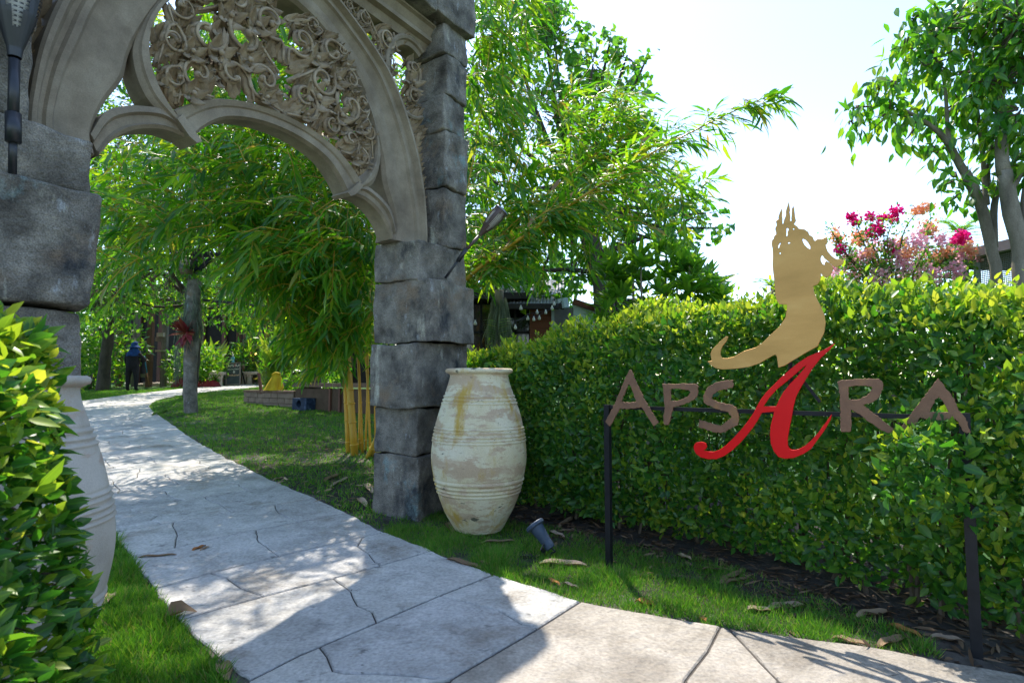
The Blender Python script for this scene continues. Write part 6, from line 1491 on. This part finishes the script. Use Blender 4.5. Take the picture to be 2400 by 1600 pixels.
px_box('dark_bay', 1398.5, 700, 1500, 850, BY + .6, .1, M['dark'], rb_)
bar3('roof_beam', at(1343, 706, BY - .1), at(1425, 733, BY - .1), .10, M['redwood'], rb_)
a, b = at(1190, 722, BY - .35), at(1322, 708, BY - .35)
ridge = at(1345, 640, BY + 1.6)
# corrugated roof sheet
V = []; nc = 60; r0_, r1_ = at(1150, 722, BY - .4), at(1322, 712, BY - .4); u0_, u1_ = r0_ + [.2, 2.2, .85], r1_ + [.2, 2.2, .85]
for i in range(nc + 1):
    t_ = i / nc; dz = .018 * math.sin(i * 2.2); V += [r0_ + (r1_ - r0_) * t_ + [0, 0, dz], u0_ + (u1_ - u0_) * t_ + [0, 0, dz]]
obj('roof', V, [[2 * i, 2 * i + 1, 2 * i + 3, 2 * i + 2] for i in range(nc)], M['roofm'], rb_)
px_box('gutter', 1150, 712, 1322, 724, BY - .45, .12, M['dark'], rb_)
V, Fc = tube([at(1318, 700, BY - .42), at(1322, 723, BY - .42)], .10, 12); obj('gutter_end', V, Fc, M['steel'], rb_)
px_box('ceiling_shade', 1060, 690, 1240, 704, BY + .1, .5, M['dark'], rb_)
mp2 = thing('lamp_post', 'mossy wooden post with a pale box in front of the dark glass building', 'lamp post', (X(1168, 8.3), 8.3, float(T(8.3))))
q = [np.array([X(1170, 8.3), 8.3, float(T(8.3)) - .05]), at(1168, 780, 8.3), at(1170, 690, 8.3), at(1170, 680, 8.3)]
V, Fc = tube(catmull(q, 20), np.linspace(.115, .065, 20), 14); obj('trunk', V, Fc, M['bark'], mp2, smooth=True)
px_box('junction_box', 1153, 670, 1160, 678, 8.2, .05, M['bulb'], mp2); px_box('bracket', 1161, 650, 1165, 690, 8.28, .04, M['iron'], mp2)
moss('thick grey moss wrapping the wooden post by the dark building', 1169, 0, 8.3, 0, 0, 695, 775, 1100, 104, .13)
fp_ = at(1166, 800, 8.1)
vo = thing('orchid_plant', 'orchid with arching strap leaves at the foot of the mossy post behind the hedge', 'plant', fp_)
for k in range(16):
    s_ = 1 if k % 2 else -1; z = .02 * k; D_ = np.array([[s_ * 1.0, -.2, .55 - .02 * k]]); obj('leaf', leaf_verts((fp_ + [0, 0, z])[None], D_, np.array([[-s_ * .5, -.2, 1.0]]), np.array([.22]), np.array([.028]), TBv), TBf, M['bamboo'], vo, smooth=True)
sl2 = thing('string_lights', 'string of clear bulbs hanging before the restaurant building', 'string lights', at(1250, 730, 9.6))
cq = catmull([at(1170, 690, 8.4), at(1200, 752, 9.0), at(1240, 735, 9.6), at(1262, 732, 9.7), at(1300, 718, 10.0), at(1340, 690, 10.2)], 60); V, Fc = tube(cq, .006, 5); obj('cord', V, Fc, M['iron'], sl2)
cq2 = catmull([at(1150, 735, 9.0), at(1208, 750, 9.4), at(1237, 742, 9.6), at(1253, 744, 9.6), at(1275, 732, 9.8), at(1310, 715, 10)], 40); V, Fc = tube(cq2, .006, 5); obj('cord', V, Fc, M['iron'], sl2)
for px, py, Y in [(1175, 712, 8.35), (1259, 732, 9.7), (1279, 732, 9.8), (1237, 746, 9.6), (1251, 748, 9.6), (1264, 745, 9.7), (1221, 722, 9.4), (1208, 767, 9.4), (1299, 712, 10), (1114, 757, 9), (1294, 722, 9.9)]:
    c = at(px, py, Y); V, Fc = lathe([(0, -.035), (.02, -.03), (.027, -.012), (.022, .012), (.012, .03), (.012, .05), (0, .05)], 12); ob = obj('bulb', V + c, Fc, M['bulb'], sl2, smooth=True)
    V, Fc = lathe([(0, .05), (.013, .05), (.013, .085), (0, .085)], 8); obj('socket', V + c, Fc, M['black'], ob)

# ---- shelter with mesh screen at the right
sh = thing('mesh_shelter', 'grey roofed shelter with mesh screen behind the right hedge', 'shelter', (6.3, 7.4, float(T(7.4))))
e0 = at(2135, 628, 8.6); e1 = np.array([X(2400, 7.0), 7.0, e0[2]]); e2 = e1 + (e1 - e0) * 1.0
dd = nrm(e2 - e0); nn_ = np.array([-dd[1], dd[0], 0]); nn_ = nn_ if nn_[0] > 0 else -nn_
mid = (e0 + e2) / 2; Ls = np.linalg.norm(e2 - e0); Rs = np.stack([dd, nn_, [0, 0, 1]], 1)
V, Fc = box((0, 0, 0), (Ls, .08, .13), Rs); obj('fascia', V + mid, Fc, M['fascia'], sh)
V, Fc = box((0, 1.3, .02), (Ls, 2.5, .05)); obj('roof', V @ Rs.T + mid, Fc, M['dark'], sh)
def shp(px): # parameter along the eave for a pixel column
    a = e0; rx = (px - 1200) / F; return (rx * a[1] - a[0]) / (dd[0] - rx * dd[1])
for px, w in ((2266, .05), (2292, .05), (2420, .05)):
    p = e0 + dd * shp(px); V, Fc = box((0, .06, -1.35), (w, w, 2.58)); obj('post', V @ Rs.T + p, Fc, M['steel'], sh)
V, Fc = box((0, 2.4, -1.3), (Ls, .06, 2.6)); obj('back_wall', V @ Rs.T + mid, Fc, M['dark'], sh)
mb = MB(); s0, s1 = shp(2296), Ls
for k in range(90):
    s = s0 + (s1 - s0) * k / 90; p = e0 + dd * s; mb.add(*box((0, .09, -.62), (.004, .004, 1.05), None)) if False else None
    V, Fc = box((0, .09, -.60), (.005, .005, 1.05)); mb.add(V @ Rs.T + p, Fc)
for k in range(42):
    V, Fc = box(((s0 + s1) / 2 - Ls / 2, .095, -.09 - k * .025), (s1 - s0, .007, .010)); mb.add(V @ Rs.T + mid, Fc)
mb.build('mesh_screen', M['wire'], sh, kind='stuff')
for k in range(7):
    a, b = at(2200, 552 + k * 7, 9.5), at(2420, 530 + k * 7.2, 7.6); V, Fc = tube([a, b], .004, 4)
    tag(obj('wire', V, Fc, M['wire'], loc=a), ['topmost', 'second from the top', 'third from the top', 'middle one', 'third from the bottom', 'second from the bottom', 'lowest'][k] + ' of the seven thin wires above the mesh shelter', 'wire', 'wires above the shelter roof')

# ================================================================ FALLEN SHEATHS AND LITTER
def sheath(p, q, w, mat, label, curl=.5, lift=.012):
    p, q = np.array(p), np.array(q); d = q - p; L = np.linalg.norm(d); d = d / L; s = nrm(np.cross(d, [0, 0, 1])); V = []; n = 9
    for i in range(n):
        t = i / (n - 1); wd = w * (math.sin(math.pi * (t * .86 + .09)) ** .7); c = p + d * L * t; c[2] = float(T(c[1])) + lift + .012 * math.sin(math.pi * t) + .006 * math.sin(t * 9)
        for k in (-1, -.5, 0, .5, 1): V.append(c + s * wd * k * .5 + [0, 0, curl * wd * .5 * (k * k - .4)])
    V = np.array(V); Vb = V - [0, 0, .0015]; m = len(V)
    Fc = [[i * 5 + j, i * 5 + j + 1, (i + 1) * 5 + j + 1, (i + 1) * 5 + j] for i in range(n - 1) for j in range(4)]
    V2 = np.vstack([V, Vb]); F2 = Fc + [[m + a for a in f[::-1]] for f in Fc]
    return tag(obj('fallen_sheath', V2, F2, mat, loc=p, smooth=True), label, 'dry leaf', 'dry leaves and bamboo sheaths on the ground')
SH = [((1264, 1324), (1375, 1330), .085, 'drypale', 'broad pale pinkish dry sheath on the grass below the spotlight'), ((1046, 1314), (1130, 1338), .05, 'dry', 'long brown sheath along the right path edge before the jar'), ((1128, 1276), (1212, 1273), .045, 'dry', 'thin tan sheath lying at the foot of the jar'),
      ((1748, 1434), (1810, 1438), .05, 'drypale', 'left one of two pale sheaths overlapping before the hedge'), ((1800, 1434), (1888, 1424), .07, 'drypale', 'larger right one of two pale sheaths overlapping before the hedge'), ((1490, 1413), (1535, 1426), .055, 'dryorange', 'orange sheath in the sunlit grass at the path edge'),
      ((450, 1296), (482, 1283), .035, 'dryorange', 'small orange leaf on the path slabs near the pale jar'), ((468, 1296), (490, 1286), .02, 'dry', 'small olive brown twig leaf beside the orange leaf on the path'), ((320, 1312), (416, 1305), .03, 'dry', 'long thin dark sheath across the path near the pale jar'),
      ((243, 1420), (262, 1396), .07, 'drypale', 'pale curled leaf on the grass beside the pale jar'), ((518, 1560), (532, 1600), .06, 'dry', 'brown curled sheath at the lower path corner'), ((760, 1130), (800, 1112), .07, 'dry', 'dry sheath on the lawn nearest the yellow bamboo'), ((775, 1143), (820, 1120), .05, 'drypale', 'pale dry sheath lying crossed on the lawn by the bamboo'),
      ((855, 1135), (872, 1158), .07, 'drypale', 'pale sheath on the lawn beside the right gate pillar'), ((840, 1170), (858, 1190), .07, 'drypale', 'short pale sheath at the lawn edge before the right gate pillar'), ((640, 1128), (668, 1122), .05, 'dry', 'tan leaf on the lawn close to the path edge'), ((360, 975), (388, 962), .16, 'lime', 'large yellow green leaf fallen on the lawn tip'),
      ((1120, 1322), (1158, 1330), .03, 'dry', 'small brown sheath between path edge and spotlight'), ((1280, 1362), (1312, 1376), .03, 'dryorange', 'small orange brown leaf in the grass behind the path edge'), ((1318, 1372), (1358, 1385), .028, 'drypale', 'narrow pale leaf in the grass left of the sign post'),
      ((1640, 1455), (1655, 1462), .03, 'dryorange', 'tiny orange leaf in the grass at the slab joint'), ((1950, 1500), (2040, 1522), .04, 'dry', 'long dull sheath lying along the shaded path edge'), ((2060, 1520), (2125, 1500), .05, 'dry', 'curved tan sheath before the right sign post'), ((1690, 1370), (1740, 1345), .05, 'dry', 'brown sheath leaning in the bare soil under the hedge'),
      ((1700, 1372), (1760, 1362), .04, 'dry', 'straight tan sheath below the leaning brown one'), ((1310, 1240), (1345, 1215), .05, 'dry', 'brown sheath in the soil behind the spotlight'), ((1285, 1250), (1322, 1262), .05, 'drypale', 'grey pink sheath beside the spotlight'), ((1585, 1305), (1620, 1316), .05, 'dry', 'tan sheath under the hedge right of the sign post'),
      ((2010, 1450), (2090, 1440), .06, 'dry', 'wide brown sheath in the shade under the hedge'), ((2080, 1470), (2160, 1500), .05, 'dryorange', 'orange brown sheath near the right sign post'), ((2180, 1500), (2260, 1510), .045, 'drypale', 'pale sheath lying at the right sign post'), ((1045, 1228), (1062, 1252), .05, 'dry', 'bent brown sheath between the pillar and the jar')]
for a, b, w, m, lab in SH: sheath(gnd(*a), gnd(*b), w, M[m], lab)
cl = thing('fallen_leaf', 'curled brown broad leaf on the left path edge', 'dry leaf', gnd(415, 1452), 'dry leaves and bamboo sheaths on the ground'); c = gnd(415, 1450)
V = leaf_verts(np.array([c + [-.05, -.02, .02]]), np.array([[.8, .3, .35]]), np.array([[-.3, -.5, .8]]), np.array([.13]), np.array([.10]), T8v * [1, 1, 3.2]); obj('blade', V, T8f, M['dry'], cl, smooth=True)
V, Fc = tube([c + [-.05, -.02, .02], c + [-.09, -.02, .008]], .002, 4); obj('stalk', V, Fc, M['twig'], cl)
r = np.random.default_rng(131); n = 3200
s = r.uniform(.2, hs[-1], n); w = r.normal(.05, .26, n); Pl = hedge_point(s, w, np.zeros(n)); Pl[:, 2] = T(Pl[:, 1]) + r.uniform(-.002, .022, n)
ok = ~in_poly(Pl, allpath); Pl = Pl[ok]; n = len(Pl)
obj('leaf_litter', leaf_verts(Pl, np.c_[r.normal(0, 1, (n, 2)), r.normal(0, .12, n)], r.normal(0, .3, (n, 3)) + [0, 0, 1], r.uniform(.03, .13, n), r.uniform(.008, .024, n), T8v), leaf_faces(n, T8f, 8), M['litter'], loc=(1.2, 3.9, 0), kind='stuff')
n = 260; Pl = px_poly_points([(560, 1060), (870, 1080), (880, 1200), (700, 1130)], n, r, 1, 1); Pl = np.array([gnd(*(q)) for q in np.c_[r.uniform(520, 880, n), r.uniform(985, 1190, n)]]); ok = ~in_poly(Pl, allpath); Pl = Pl[ok] + [0, 0, .03]; n = len(Pl)
obj('lawn_litter', leaf_verts(Pl, np.c_[r.normal(0, 1, (n, 2)), r.normal(0, .12, n)], r.normal(0, .3, (n, 3)) + [0, 0, 1], r.uniform(.04, .12, n), r.uniform(.01, .022, n), T8v), leaf_faces(n, T8f, 8), M['dry'], loc=(-2.5, 6.5, 0), kind='stuff')
